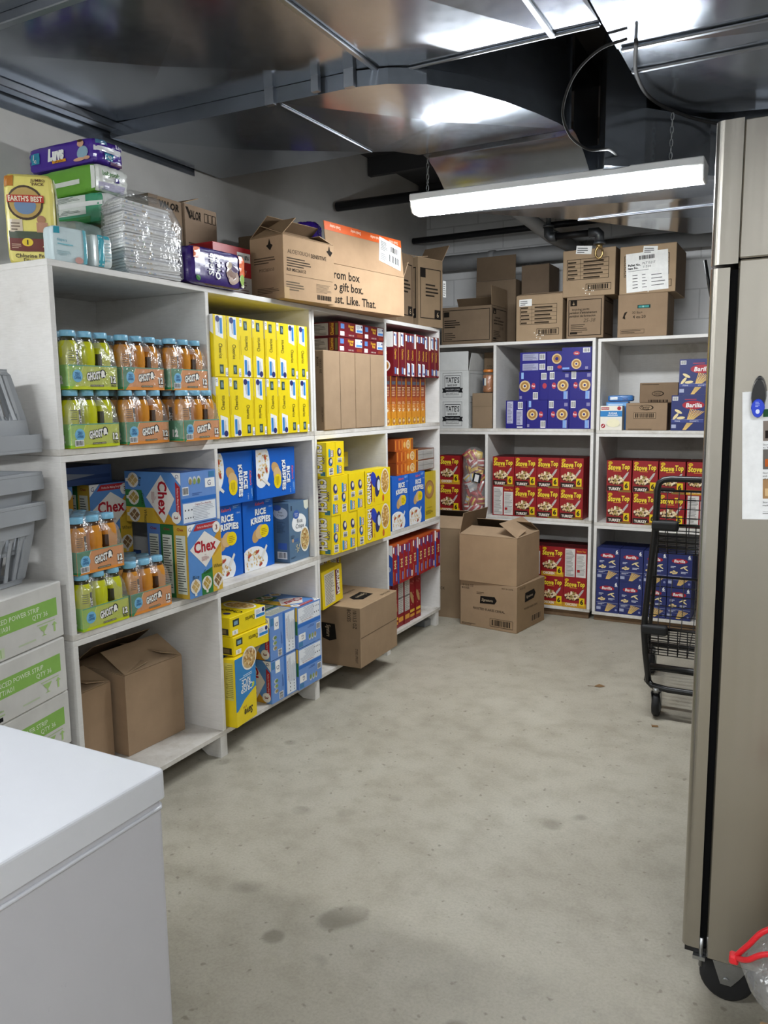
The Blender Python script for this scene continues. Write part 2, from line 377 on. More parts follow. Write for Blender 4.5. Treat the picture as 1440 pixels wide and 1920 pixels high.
# ------------------------------------------------------------------ strip lamps
def smooth_path(pts, n=8):
    P = [Vector(p) for p in pts]; P = [P[0]*2-P[1]]+P+[P[-1]*2-P[-2]]; out = []
    for i in range(1, len(P)-2):
        for k in range(n):
            t = k/n; a, b, c, d = P[i-1], P[i], P[i+1], P[i+2]
            out.append(0.5*((2*b)+(c-a)*t+(2*a-5*b+4*c-d)*t*t+(3*b-a-3*c+d)*t**3))
    return out+[P[-2]]
def strip_lamp(x0, x1, y, z, label, tilt=0.0, glow='lamp'):
    L = x1-x0; t = thing('strip_light', label, 'lamp', ((x0+x1)/2, y, z), 0, None, (0, tilt, 0))
    h = M('white_metal'); h.chbox(-L/2, -0.078, 0.052, L/2, 0.078, 0.085, 'e8e8e8', 0, None, 0.004); obj('housing', h, t)
    prof = [(-0.068, 0.062), (-0.066, 0.03), (-0.048, 0.004), (-0.03, 0.0), (0.03, 0.0), (0.048, 0.004), (0.066, 0.03), (0.068, 0.062)]
    def seg(a, b, mat):
        q = M(mat); n = len(prof)
        for i in range(n-1):
            p, r = prof[i], prof[i+1]; q.poly([(a, p[0], p[1]), (a, r[0], r[1]), (b, r[0], r[1]), (b, p[0], p[1])], 'ffffff')
        return q
    obj('diffuser', seg(-L/2+0.075, L/2-0.075, glow), t)
    for s in (-1, 1):
        a, b = sorted((s*(L/2-0.075), s*(L/2-0.006))); obj('lens_end', seg(a, b, 'lens'), t)
        c = M('white_metal'); T = Matrix.Translation((s*(L/2-0.006) if s > 0 else -L/2, 0, 0)) @ Matrix.Rotation(PI/2, 4, 'Z') @ Matrix.Rotation(PI/2, 4, 'X')
        c.prism(prof, 0, 0.006, 'dcdcdc', 0, T); obj('end_cap', c, t)
        g = M('steel')
        for i in range(24): # chain of little links
            zc = 0.095+i*0.0255; q = [(s*(L/2-(0.06 if s < 0 else 0.14))+0.006*math.cos(a)*(i % 2), 0.006*math.cos(a)*((i+1) % 2), zc+0.016*math.sin(a)) for a in [2*PI*j/8 for j in range(9)]]
            if z+zc > (2.63 if -2.6 < y < 0 else (3.08 if s < 0 or y < 0 else 2.625)): break
            g.tube(q, 0.0016, 'bbbbbb', 5, 0, False)
        obj('chain', g, t)
    return t
strip_lamp(0.375, 1.675, 0.76, 2.345, 'lit white strip light hanging on chains below the metal ducts', R(0.8))
strip_lamp(-0.5, 0.8, -3.5, 2.43, 'lit white strip light at the near end of the room, left of the viewer', 0, 'lamp_near')
strip_lamp(2.25, 3.22, -3.5, 2.43, 'added white strip fill light at the near end of the room, right of the viewer', 0, 'lamp_near')  # fill lamp added out of view to even out the room light

# ------------------------------------------------------------------ ducts
def duct(label, foot, z0, z1, seams=(), panels=None, cham=0.0, group=None, upper=None):
    """sheet-metal duct run: footprint polygon (counter-clockwise), bottom z0; panels are the cross-broken bottom fields"""
    t = thing('air_duct', label, 'duct', (foot[0][0], foot[0][1], z0), 0, group)
    o = Vector((foot[0][0], foot[0][1], z0)); b = M('galv')
    n = len(foot); cx = sum(p[0] for p in foot)/n; cy = sum(p[1] for p in foot)/n
    rings = [([Vector((p[0], p[1], z1)) for p in foot]), ([Vector((p[0], p[1], z0+cham)) for p in foot])]
    if cham:
        for f_, zz in ((0.16, 0.5), (0.5, 0.14), (1.0, 0.0)):
            rings.append([Vector((p[0]+(cx-p[0])*0.22*f_, p[1]+(cy-p[1])*0.22*f_, z0+cham*zz)) for p in foot])
    for r0, r1 in zip(rings, rings[1:]):
        for i in range(n):
            j = (i+1) % n; b.poly([r0[i]-o, r1[i]-o, r1[j]-o, r0[j]-o], 'cccccc')
    b.poly([p-o for p in rings[0]], 'cccccc')
    last = rings[-1]
    if panels is None: panels = [[tuple(p) for p in last]]
    for P in panels:
        P = [Vector((p[0], p[1], z0)) for p in P]; c = sum(P, Vector())/len(P)+Vector((0, 0, -0.017))
        for i in range(len(P)): b.poly([P[i]-o, c-o, P[(i+1) % len(P)]-o], 'cccccc')
    obj('duct_body', b, t)
    if upper:
        q = M('galv'); q.prism([(p[0]-o.x, p[1]-o.y) for p in upper], z1-z0+.001, 2.97-z0, 'cccccc'); obj('upper_body', q, t)
    for s in seams:
        q = M('galv_edge'); A, B, wd, dp = Vector(s[0]), Vector(s[1]), s[2], s[3]; d = (B-A).normalized(); L = (B-A).length
        T = Matrix.Translation(A-o) @ d.to_track_quat('X', 'Z').to_matrix().to_4x4()
        q.chbox(0, -wd/2, -dp, L, wd/2, 0.001, 'dddddd', 0, T, 0.003); obj('seam_flange', q, t)
    return t
weld_later = []
zA = 2.66; ya = -0.09
rect = lambda a, b, c, d: [(a, b), (c, b), (c, d), (a, d)]
duct('wide galvanized duct overhead, nearest the camera, with seams along it', rect(-0.6, -2.6, 1.44, ya), zA, 2.96,
     [((0.655, -2.6, zA), (0.655, ya, zA), 0.022, 0.011), ((1.285, -2.6, zA), (1.285, ya, zA), 0.022, 0.011), ((-0.6, -1.06, zA), (0.64, -1.06, zA), 0.03, 0.03),
      ((-0.585, -2.6, zA-0.002), (-0.585, ya, zA-0.002), 0.05, 0.03), ((-0.6, ya-0.01, zA-0.004), (1.44, ya-0.01, zA-0.002), 0.012, 0.008)],
     [rect(-0.6, -1.06, 0.655, ya), rect(-0.6, -2.6, 0.655, -1.06), rect(0.655, -1.2, 1.285, ya), rect(0.655, -2.6, 1.285, -1.2), rect(1.285, -2.6, 1.44, ya)])
curve = [(1.445, -2.6), (2.75, -2.6), (2.75, 1.05), (1.88, 1.03), (1.72, 0.99), (1.58, 0.91), (1.5, 0.8), (1.465, 0.66), (1.452, 0.45)]
duct('galvanized duct overhead at the right, curving away above the fridge', curve, zA+0.003, 2.97,
     [((1.46, 0.13, zA), (2.75, 0.13, zA), 0.02, 0.009), ((1.455, 0.34, zA), (2.75, 0.34, zA), 0.02, 0.009)],
     [rect(1.445, -2.6, 2.75, 0.13), rect(1.45, 0.13, 2.75, 0.34), [(1.452, 0.34), (2.75, 0.34), (2.75, 1.05), (1.88, 1.03), (1.72, 0.99), (1.58, 0.91), (1.5, 0.8), (1.465, 0.66), (1.452, 0.45)]])
zB = 2.6
arc = [(0.25, -0.19), (0.577, -0.18), (0.7, -0.145), (0.818, -0.073), (0.93, 0.07), (1.01, 0.235), (1.075, 0.41), (1.12, 0.57), (1.134, 0.665)]
foot = [(-0.6, -0.215)]+arc+[(0.438, 0.665), (0.36, 0.56), (0.276, 0.52), (-0.6, 0.51)]
td = duct('galvanized duct elbow curving away from the left wall, behind the nearest duct', foot, zB, 2.655,
     [((0.254, -0.175, zB), (0.276, 0.51, zB), 0.008, 0.006)], [[(-0.6, -0.215), (0.25, -0.19), (0.276, 0.52), (-0.6, 0.51)], arc+[(0.438, 0.665), (0.36, 0.56), (0.276, 0.52)]], upper=[(-0.6, -0.08), (0.8, -0.08)]+arc[3:]+[(0.438, 0.665), (0.36, 0.56), (0.276, 0.52), (-0.6, 0.51)])
o = Vector(td.location)
for x in (0.22, 0.57):
    q = M('galv_edge'); q.box(x-0.02-o.x, -0.205-o.y, -0.005, x+0.02-o.x, -0.185-o.y, 0.1, 'dddddd'); obj('strap', q, td)
q = M('galv_edge'); q.box(0.42-o.x, -0.22-o.y, 0.0, 0.45-o.x, -0.2-o.y, 0.075, 'dddddd'); q.box(0.37-o.x, -0.24-o.y, 0.06, 0.45-o.x, -0.2-o.y, 0.075, 'dddddd'); obj('hanger_bracket', q, td)
# sloping transition below the elbow, then the low run above the lamp
t = thing('duct_transition', 'curved metal duct offset sloping down behind the strip light', 'duct', (0.455, 0.67, 2.43)); b = M('galv')
prof = [(0.67, 2.6), (0.72, 2.592), (0.78, 2.57), (0.84, 2.54), (0.9, 2.5), (0.95, 2.46), (0.99, 2.435), (1.04, 2.425), (1.1, 2.42)]
for (y0, a), (y1, c) in zip(prof, prof[1:]):
    f0, f1 = (y0-0.67)*0.02, (y1-0.67)*0.02
    b.poly([(0+f0, y0-0.67, a-2.43), (0.695+f0*3, y0-0.67, a-2.43), (0.695+f1*3, y1-0.67, c-2.43), (f1, y1-0.67, c-2.43)], 'cccccc', 0, True)
    for x in (0.0, 0.7): b.poly([(x, y0-0.67, a-2.43), (x, y1-0.67, c-2.43), (x, y1-0.67, 0.54), (x, y0-0.67, 0.54)], 'cccccc')
b.poly([(0, 0, 0.17), (0.69, 0, 0.17), (0.69, 0, 0.55), (0, 0, 0.54)], 'cccccc')
weld_later.append(obj('duct_body', b, t))
duct('low metal duct running to the right behind the strip light', [(0.5, 1.104), (1.21, 1.104), (1.21, 0.9), (1.3, 0.62), (1.44, 0.72), (1.66, 1.0), (1.82, 1.14), (2.6, 1.16), (2.6, 2.3), (1.45, 2.3), (0.95, 1.56)], 2.42, 2.65,
     [((0.95, 1.56, 2.42), (2.6, 1.6, 2.42), 0.012, 0.008)], [[(0.5, 1.104), (1.21, 1.104), (2.6, 1.16), (2.6, 1.6), (0.95, 1.56)], [(0.95, 1.56), (2.6, 1.6), (2.6, 2.3), (1.45, 2.3)], [(1.21, 1.104), (1.21, 0.9), (1.3, 0.62), (1.44, 0.72), (1.66, 1.0), (1.82, 1.14)]], upper=[(1.21, 0.9), (1.3, 0.62), (1.44, 0.72), (1.44, 1.06), (2.6, 1.16), (2.6, 2.3), (1.21, 2.3)])
m = M('galv'); m.box(-0.629, -2.6, 2.575, -0.622, 0.34, 2.655, 'cccccc'); m.box(-0.622, -2.6, 2.64, -0.603, 0.34, 2.655, 'cccccc')
single('wall_rail', m, 'long riveted metal rail on the left wall under the ducts', 'rail')
m = M('black_iron'); m.tube([(-0.6, 1.65, 2.69), (0.1, 1.68, 2.69), (0.5, 1.7, 2.69)], 0.03, '222222', 10); single('black_pipe', m, 'black pipe running from the left wall below the dark ceiling', 'pipe')
m = M('pale_pipe'); m.tube([(-0.6, 2.9, 2.5), (0.9, 2.9, 2.5), (2.6, 2.9, 2.5)], 0.055, 'aaaaaa', 14)
for x in (-0.05, 0.62): m.tube([(x, 2.9, 2.5), (x+0.05, 2.9, 2.5)], 0.062, 'aaaaaa', 14)
m.tube([(0.32, 2.2, 2.72), (0.5, 2.6, 2.56), (0.62, 2.84, 2.5)], 0.045, 'aaaaaa', 12)
single('drain_pipe', m, 'thick pale grey drain pipe along the back wall above the boxes', 'pipe')
m = M('black_iron'); m.tube([(-0.6, 2.75, 2.66), (0.5, 2.75, 2.66), (0.8, 2.75, 2.66)], 0.022, '333333', 10); single('conduit', m, 'thin dark conduit above the pale pipe on the back wall', 'pipe')
t = thing('gas_pipe', 'black iron pipe with elbow fittings under the duct', 'pipe', (0.6, 2.34, 2.5))
q = M('black_iron'); q.tube([(0, 0, 0), (0.24, 0, 0.0)], 0.021, '222222', 12); obj('pipe_run', q, t)
for x, pts in ((0, [(0.01, 0, 0), (-0.025, 0, 0.0), (-0.04, 0, 0.015), (-0.04, 0, 0.06)]), (1, [(0.22, 0, 0), (0.27, 0, 0.0), (0.285, 0, -0.015), (0.285, 0, -0.06)])):
    q = M('iron'); q.tube(pts, 0.03, '666666', 12); q.tube([pts[-1], tuple(a+b for a, b in zip(pts[-1], (0, 0, -0.015 if x else 0.015)))], 0.037, '666666', 12); obj('elbow', q, t)
q = M('brass'); q.tube([(0.285, 0, -0.075), (0.285, 0, -0.095)], 0.02, 'bbaa77', 10)
q.tube([(0.285+0.022*math.cos(a), 0, -0.125+0.034*math.sin(a)) for a in [PI*.3+2*PI*.93*j/14 for j in range(15)]], 0.007, 'bbaa77', 6); obj('shackle', q, t)
q = M('iron'); q.tube([(-0.04, 0, 0.06), (-0.04, 0, 0.42)], 0.016, '555555', 8); obj('riser', q, t)
m = M('rubber'); pts = [(1.5, 0.02, 2.645), (1.4, 0.05, 2.64), (1.3, 0.12, 2.6), (1.24, 0.2, 2.52), (1.25, 0.27, 2.45), (1.3, 0.33, 2.41), (1.34, 0.4, 2.42), (1.34, 0.52, 2.45), (1.34, 0.66, 2.46), (1.33, 0.76, 2.44)]
m.tube(smooth_path(pts), 0.005, '111111', 7); single('lamp_cable', m, 'black cable looping from the duct down to the strip light', 'cable')
m = M('rubber'); m.tube(smooth_path([(1.53, 0.02, 2.635), (1.48, 0.3, 2.632), (1.49, 0.6, 2.632), (1.6, 0.88, 2.63), (1.75, 1.0, 2.61), (1.85, 1.02, 2.625), (2.0, 1.0, 2.635), (2.4, 0.9, 2.632)]), 0.007, '111111', 7)
single('duct_cable', m, 'black cable sagging along the edge of the right duct', 'cable')

# ------------------------------------------------------------------ shelf crates
def crate(label, loc, rz, W, D, H, divs, legs=(), base=False, t=0.02, group=None):
    """open-fronted plywood crate; origin at its front bottom left corner, front towards -y, running +x"""
    c = thing('shelf_crate', label, 'shelf', loc, rz, group)
    def bd(nm, x0, y0, z0, x1, y1, z1, mat='paint'):
        q = M(mat); q.chbox(x0, y0, z0, x1, y1, z1, 'dddddd', 0, None, 0.0012); return obj(nm, q, c)
    bd('bottom_panel', 0, 0, 0, W, D, t, 'worn'); bd('top_panel', 0, 0, H-t, W, D, H)
    bd('side_panel', 0, 0, t, t, D, H-t); bd('side_panel', W-t, 0, t, W, D, H-t); bd('back_panel', t, D-0.008, t, W-t, D, H-t)
    for x in divs: bd('divider', x-t/2, 0, t, x+t/2, D-0.008, H-t)
    for x in legs:
        q = M('paint'); zf = -loc[2]
        q.prism([(0.012, 0), (0.012, -zf*0+0), (0.012, 0)], 0, 0, 'dddddd') if 0 else None
        T = Matrix.Translation((x+0.021, 0, 0)) @ Matrix.Rotation(PI/2, 4, 'Z') @ Matrix.Rotation(PI/2, 4, 'X') @ Matrix.Identity(4)
        # side profile in (depth, z), extruded across
        prof = [(0.004, -0.001), (0.004, zf), (0.075, zf), (0.105, zf*.8), (0.13, -0.001)]
        P = [Vector((x-0.021, a, b)) for a, b in prof]; Q = [Vector((x+0.021, a, b)) for a, b in prof]; n = len(P)
        q.mesh_from(P+Q, [tuple(range(n)), tuple(range(2*n-1, n-1, -1))]+[(i, n+i, n+(i+1) % n, (i+1) % n) for i in range(n)], 'dddddd'); obj('leg', q, c)
    if base:
        q = M('pine'); q.chbox(0.01, 0.02, -loc[2], W-0.01, 0.055, -0.001, '7a6046', 0, None, 0.002); obj('base_board', q, c)
    return c
z0 = 0.0937
rows = ['bottom', 'middle', 'top']
for r in range(3):
    zz = z0+0.61*r
    crate('white wooden shelf crate nearest the camera on the left wall, %s row' % rows[r], (0, -1.09, zz), PI/2, 1.483, 0.6, 0.609, [(0.739, 0.757, 0.739)[r]], (0.03, 0.735, 1.46) if r == 0 else ())
    crate('white wooden shelf crate in the %s row of the left wall, towards the back' % rows[r], (0, 0.396, zz), PI/2, 1.485, 0.6, 0.609, [0.747], (0.75, 1.442) if r == 0 else ())
dv = [0.128+0.62, 0.128+0.62, 0.185+0.62]
for r in range(3):
    crate('white wooden shelf crate against the back wall, %s row, left of two' % rows[r], (-0.62, 2.388, 0.049+0.6036*r), 0, 1.486, 0.58, 0.6026, [dv[r]], (), r == 0)
    crate('white wooden shelf crate against the back wall, %s row, right of two' % rows[r], (0.882, 2.388, 0.041+0.6036*r), 0, 1.486, 0.58, 0.6026, [0.76], (), r == 0)
FL = [z0+0.0205, z0+0.61+0.0205, z0+1.22+0.0205]; TOPL = z0+1.22+0.6095
FE = [0.049+0.6036*r+0.0205 for r in range(3)]; FF = [0.041+0.6036*r+0.0205 for r in range(3)]; TOPE = 0.049+0.6036*2+0.6031; TOPF = TOPE-0.008
m = M('plastic'); m.chbox(0, 0, 0, 0.18, 0.12, 0.045, '85888a', 0, None, 0.004)
for i in range(9): m.box(0.09+0.009*i, -0.0006, 0.012, 0.095+0.009*i, 0.0, 0.034, '2b2c2d')
single('floor_vent_block', m, 'small grey slotted metal block on the floor under the last left shelf', 'block', (-0.05, 1.745, 0), R(84))

# ------------------------------------------------------------------ fridge
t = thing('upright_fridge', 'tall stainless steel fridge on castors at the right edge', 'fridge', (1.945, -0.93, 0))
q = M('stainless'); q.chbox(0, 0, 0.125, 0.72, 0.7, 1.765, 'bbbbbb', 0, None, 0.004); obj('cabinet', q, t)
q = M('stainless'); q.chbox(0, 0, 1.767, 0.72, 0.7, 2.05, 'bbbbbb', 0, None, 0.003); obj('top_section', q, t)
def rounded(x0, x1, y0, y1, z0, z1, r, mat='stainless'):
    q = M(mat); pts = [(x1, y0), (x1, y1)]+[(x0+r-r*math.cos(a), y1-r+r*math.sin(a)) for a in [PI/2*(1-i/6) for i in range(7)]]+[(x0+r-r*math.cos(a), y0+r-r*math.sin(a)) for a in [PI/2*i/6 for i in range(7)]]
    n = len(pts); A = [(x, y, z0) for x, y in pts]; B = [(x, y, z1) for x, y in pts]
    q.mesh_from(A+B, [tuple(range(n-1, -1, -1)), tuple(range(n, 2*n))], 'bbbbbb')
    for i in range(n): q.mesh_from([A[i], A[(i+1) % n], B[(i+1) % n], B[i]], [(0, 3, 2, 1)], 'bbbbbb', 0, False)
    return q
obj('header_panel', rounded(-0.057, -0.001, 0, 0.7, 1.757, 2.053, 0.018), t)
d = obj('door', rounded(-0.057, -0.016, 0.002, 0.7, 0.145, 1.75, 0.016), t)
q = M('void'); q.box(-0.016, 0.006, 0.15, -0.0005, 0.69, 1.745, '0c0c0e'); obj('gasket', q, d)
q = M('black'); q.box(-0.05, 0.01, 0.128, -0.002, 0.69, 0.144, '0c0c0e'); obj('kick_strip', q, t)
q = M('steel'); q.box(-0.03, -0.002, 0.118, -0.002, 0.03, 0.127, 'bbbbbb'); q.tube([(-0.012, 0.006, 0.1), (-0.012, 0.006, 0.175)], 0.005, 'bbbbbb', 8); obj('hinge', q, t)
for cx, cy in ((0.045, 0.055), (0.66, 0.055), (0.045, 0.64), (0.66, 0.64)):
    q = M('steel'); q.chbox(cx-0.04, cy-0.04, 0.116, cx+0.04, cy+0.04, 0.124, 'bbbbbb', 0, None, 0.002)
    for s in (-1, 1):
        P = [(cx-0.035, 0.117), (cx+0.055, 0.117), (cx+0.03, 0.075), (cx+0.012, 0.05), (cx-0.012, 0.05)]
        T = Matrix.Translation((0, cy+s*0.024, 0)) @ Matrix.Rotation(PI/2, 4, 'X'); q.prism(P, -0.0015, 0.0015, 'cccccc', 0, T)
    q.tube([(cx, cy-0.03, 0.062), (cx, cy+0.03, 0.062)], 0.008, 'aaaaaa', 8)
    c = obj('castor', q, t)
    wv = M('rubber'); T = Matrix.Translation((cx, cy-0.021, 0.0625)) @ Matrix.Rotation(-PI/2, 4, 'X')
    wv.lathe([(0.02, 0), (0.05, 0), (0.058, 0.004), (0.0625, 0.012), (0.0625, 0.03), (0.058, 0.038), (0.05, 0.042), (0.02, 0.042)], '222222', 28, 0, T); obj('wheel', wv, c)
# notice and magnet on its side
t = thing('paper_notice', 'white printed notice with photos on the side of the steel fridge', 'notice', (1.977, -0.9312, 1.205))
q = M('matte'); q.box(0, -0.0008, 0, 0.216, 0.0, 0.279, 'f4f5f6'); F_ = Face(q, (0, -0.0008, 0), (1, 0, 0), (0, 0, 1), 0.216, 0.279)
for i, (y, col) in enumerate(((0.615, '8c8078'), (0.395, '6e6a66'), (0.165, 'b08a62'))):
    F_.R(0.19, y, 0.56, y+0.155, col); F_.R(0.21, y+0.02, 0.4, y+0.08, ('2b2422', 'c2632f', 'd9b98a')[i], 2); F_.R(0.25, y+0.09, 0.5, y+0.14, ('b5aca5', 'd8dade', 'e2c69a')[i], 2)
    for k, s in enumerate((('Store raw', '41°F or below'), ('Store food covered', 'and at least 6 in', 'off the floor'), ('Store food in bags', 'made for food'))[i]): F_.T(s, 0.19, y-0.028-0.024*k, 0.015, '555555', 2, 0.4, al='l')
F_.R(0.6, 0.165, 0.95, 0.77, 'cdd2cf'); F_.R(0.19, 0.8, 0.95, 0.86, '3c6b4a'); F_.R(0.19, 0.045, 0.95, 0.05, '666666'); F_.R(0.19, 0.06, 0.95, 0.062, '999999'); F_.R(0.4, 0.085, 0.6, 0.1, '7d8fc4')
obj('sheet', q, t)
t.rotation_euler = (0, R(-2.5), 0)
t = thing('magnet_clip', 'blue and black magnetic clip holding the white notice on the fridge', 'clip', (1.998, -0.934, 1.47))
def oval(q, w, h, z0, y0, th, c, n=24, top=None):
    pts = []
    for i in range(n):
        a = 2*PI*i/n; pts.append((w/2*math.cos(a)*(1-0.1*(1 if math.sin(a) < 0 else 0)), z0+h/2+h/2*math.sin(a)))
    q.mesh_from([(x, y0, z) for x, z in pts]+[(x*.9, y0-th, z0+h/2+(z-z0-h/2)*.95) for x, z in pts], [tuple(range(n)), tuple(range(2*n-1, n-1, -1))]+[(i, (i+1) % n, n+(i+1) % n, n+i) for i in range(n)], c)
q = M('dark_plastic'); oval(q, 0.03, 0.088, -0.04, -0.003, 0.006, '222222'); obj('clip_back', q, t)
q = M('plastic'); oval(q, 0.03, 0.084, -0.042, -0.01, 0.006, '16171a'); oval(q, 0.027, 0.04, -0.041, -0.0162, 0.002, '1b3fd0'); F_ = Face(q, (-0.013, -0.0184, -0.04), (1, 0, 0), (0, 0, 1), 0.026, 0.04)
F_.lines(0.3, 0.55, 0.65, 0.85, 4, 'aab9f0', 1); F_.disc(0.013, 0.012, 0.004, 0.005, 'dfe6ff', 1); obj('clip_front', q, t)

# ------------------------------------------------------------------ chest freezer
t = thing('chest_freezer', 'white chest freezer with closed lid in the left foreground', 'freezer', (1.143, -1.871, 0))
X0, Y0 = -0.72, -1.55
def slab(x0, y0, z0, x1, y1, z1, r, mat, col='e6e8ee', e=0.006):
    """box with rounded upright corners and a rounded top edge"""
    q = M(mat); rings = []
    for z, ins in [(z0, 0), (z1-e, 0)]+[(z1-e+e*math.sin(a), e*(1-math.cos(a))) for a in (PI/6, PI/3, PI/2)]:
        P = []
        for cx, cy, a0 in ((x1-r, y1-r, 0), (x0+r, y1-r, PI/2), (x0+r, y0+r, PI), (x1-r, y0+r, 1.5*PI)):
            for k in range(7): a = a0+PI/2*k/6; P.append((cx+(r-ins)*math.cos(a), cy+(r-ins)*math.sin(a), z))
        rings.append(P)
    n = len(rings[0])
    for a, b in zip(rings, rings[1:]):
        for i in range(n): q.poly([a[i], a[(i+1) % n], b[(i+1) % n], b[i]], col)
    q.poly(rings[-1], col); q.poly(rings[0][::-1], col); return q
lid = obj('lid', slab(X0, Y0, 0.799, 0, 0, 0.85, 0.012, 'enamel'), t)
q = slab(X0+0.008, Y0+0.008, 0.786, -0.006, -0.006, 0.799, 0.012, 'enamel_side', 'b4b4b8', 0.001); obj('lid_seal', q, lid)
q = slab(X0+0.004, Y0+0.004, 0.05, -0.005, -0.005, 0.786, 0.012, 'enamel_side', 'd2d2d8', 0.003)
for y_, z_, a_ in ((-0.237, 0.6, 0.0), (-0.23, 0.594, 0.003), (-0.262, 0.576, 0.004)): q.box(-0.0052, y_, z_, -0.0046, y_+0.004, z_+0.003+a_, '55555a')
obj('cabinet', q, t)
q = M('enamel'); r_ = 0.0035; q.tube([(-0.014, -0.0045, 0.7825), (-0.0045, -0.014, 0.7825), (-0.0045, Y0+0.02, 0.7825)], r_, 'f4f4f4', 8); q.tube([(-0.014, -0.0045, 0.7825), (X0+0.02, -0.0045, 0.7825)], r_, 'f4f4f4', 8); obj('rim', q, t)
q = M('rubber'); q.box(X0+0.06, Y0+0.06, 0, -0.06, -0.06, 0.05, '333333'); obj('base', q, t)

# ------------------------------------------------------------------ two-tier wire cart
t = thing('shopping_cart', 'black two-tier wire shopping cart beside the steel fridge', 'cart', (1.54, 0.87, 0))
BK = '17181a'
def tb(nm, pts, r, mat='black', p=t, n=8):
    q = M(mat); q.tube(pts, r, BK, n); return obj(nm, q, p)
W_ = 0.46
tb('handle', [(-0.035, 0, 0.16), (-0.055, 0, 0.3), (-0.066, 0, 0.42), (-0.045, 0, 0.7), (-0.03, 0, 0.9), (-0.027, 0, 1.06), (-0.02, 0, 1.095), (0.0, 0, 1.11), (0.03, 0, 1.115), (W_-0.03, 0, 1.115), (W_, 0, 1.11), (W_+0.02, 0, 1.095), (W_+0.027, 0, 1.06), (W_+0.03, 0, 0.9), (W_+0.06, 0, 0.42), (W_+0.03, 0, 0.16)], 0.014)
tb('base_frame', [(-0.035, 0, 0.165), (-0.02, 0, 0.15), (0.05, -0.005, 0.142), (W_, -0.005, 0.142), (W_+0.03, 0, 0.16), (W_+0.1, 0.62, 0.16), (-0.13, 0.62, 0.16), (-0.045, 0.02, 0.165)], 0.015)
tb('cross_bar', [(-0.05, 0.12, 0.2), (W_+0.02, 0.12, 0.2)], 0.018)
for s, x in ((0, -0.14), (1, W_+0.12)): tb('far_upright', [(x, 0.6, 0.16), (x+0.02*(1-2*s), 0.6, 0.5), (x+0.03*(1-2*s), 0.58, 0.98)], 0.011)
def basket(zf, zn, zb, y0, y1, x0, x1):
    q = M('black'); b_ = t
    nx, ny = 12, 12; X0_, X1_ = x0-0.1, x1+0.1
    lx = lambda y: -0.1*(y-y0)/(y1-y0)
    zfl = lambda y: zf
    for i in range(nx+1):
        x = x0+(x1-x0)*i/nx
        xf = X0_+(X1_-X0_)*i/nx; q.tube([(x, y0, zn), (x, y0+0.02, zf), (xf, y1-0.03, zf), (xf, y1, zb)], 0.0024, BK, 5)
    for j in range(ny+1):
        y = y0+0.02+(y1-y0-0.05)*j/ny; q.tube([(x0+lx(y), y, zf), (x1-lx(y), y, zf)], 0.0024, BK, 5)
        zt = zn+(zb-zn)*j/ny; q.tube([(x0+lx(y), y, zf), (x0-0.01+lx(y), y, zt)], 0.0024, BK, 5); q.tube([(x1-lx(y), y, zf), (x1+0.01-lx(y), y, zt)], 0.0024, BK, 5)
    for k in range(1, 5):
        f = k/5; a = zf+(zn-zf)*f; c = zf+(zb-zf)*f
        q.tube([(x0-0.01*f, y0+0.02*(1-f), a), (x1, y0+0.02*(1-f), a), (X1_, y1-0.03*(1-f), c), (X0_-0.01*f, y1-0.03*(1-f), c), (x0-0.01*f, y0+0.02*(1-f), a)], 0.0026, BK, 5)
    k = obj('wire_basket', q, t)
    q = M('black'); q.tube([(x0-0.01, y0, zn), (x1+0.01, y0, zn), (X1_+0.01, y1, zb), (X0_-0.01, y1, zb), (x0-0.01, y0, zn)], 0.0065, BK, 7); obj('rim', q, k)
    return k
k1 = basket(0.77, 0.905, 1.0, 0.02, 0.56, -0.02, W_); k2 = basket(0.29, 0.42, 0.54, 0.015, 0.58, -0.045, W_)
for k, x, z in ((k1, -0.045, 0.9), (k2, -0.075, 0.415)):
    q = M('rubber'); q.chbox(x, -0.024, z-0.02, x+0.115, 0.022, z+0.025, BK, 0, None, 0.012); obj('bumper', q, k)
for (x, y) in ((0.0, 0.0), (W_, 0.0), (-0.12, 0.6), (W_+0.1, 0.6)):
    q = M('steel'); q.tube([(x, y, 0.12), (x, y, 0.145)], 0.02, 'aaaaaa', 10)
    for s in (-1, 1): q.prism([(-0.03, 0.125), (0.02, 0.125), (0.03, 0.06), (0.018, 0.05)], -0.0015, 0.0015, 'aaaaaa', 0, Matrix.Translation((x+s*0.02, y, 0)) @ Matrix.Rotation(PI/2, 4, 'Z') @ Matrix.Rotation(PI/2, 4, 'X'))
    c = obj('castor', q, t)
    wv = M('rubber', 'iron'); T = Matrix.Translation((x-0.016, y+0.02, 0.06)) @ Matrix.Rotation(PI/2, 4, 'Y')
    wv.lathe([(0.04, 0), (0.052, 0), (0.06, 0.008), (0.06, 0.024), (0.052, 0.032), (0.04, 0.032)], '222222', 24, 0, T); wv.lathe([(0.01, -0.001), (0.038, -0.001), (0.038, 0.033), (0.01, 0.033)], '888888', 18, 1, T); obj('wheel', wv, c)
m = M('black'); m.tube([(1.738, 0.3, 1.959), (1.754, 0.3, 1.876), (1.79, 0.32, 1.7), (1.99, 0.35, 0.0)], 0.006, '111111', 7); single('dark_rod', m, 'thin dark rod leaning behind the steel fridge', 'rod')

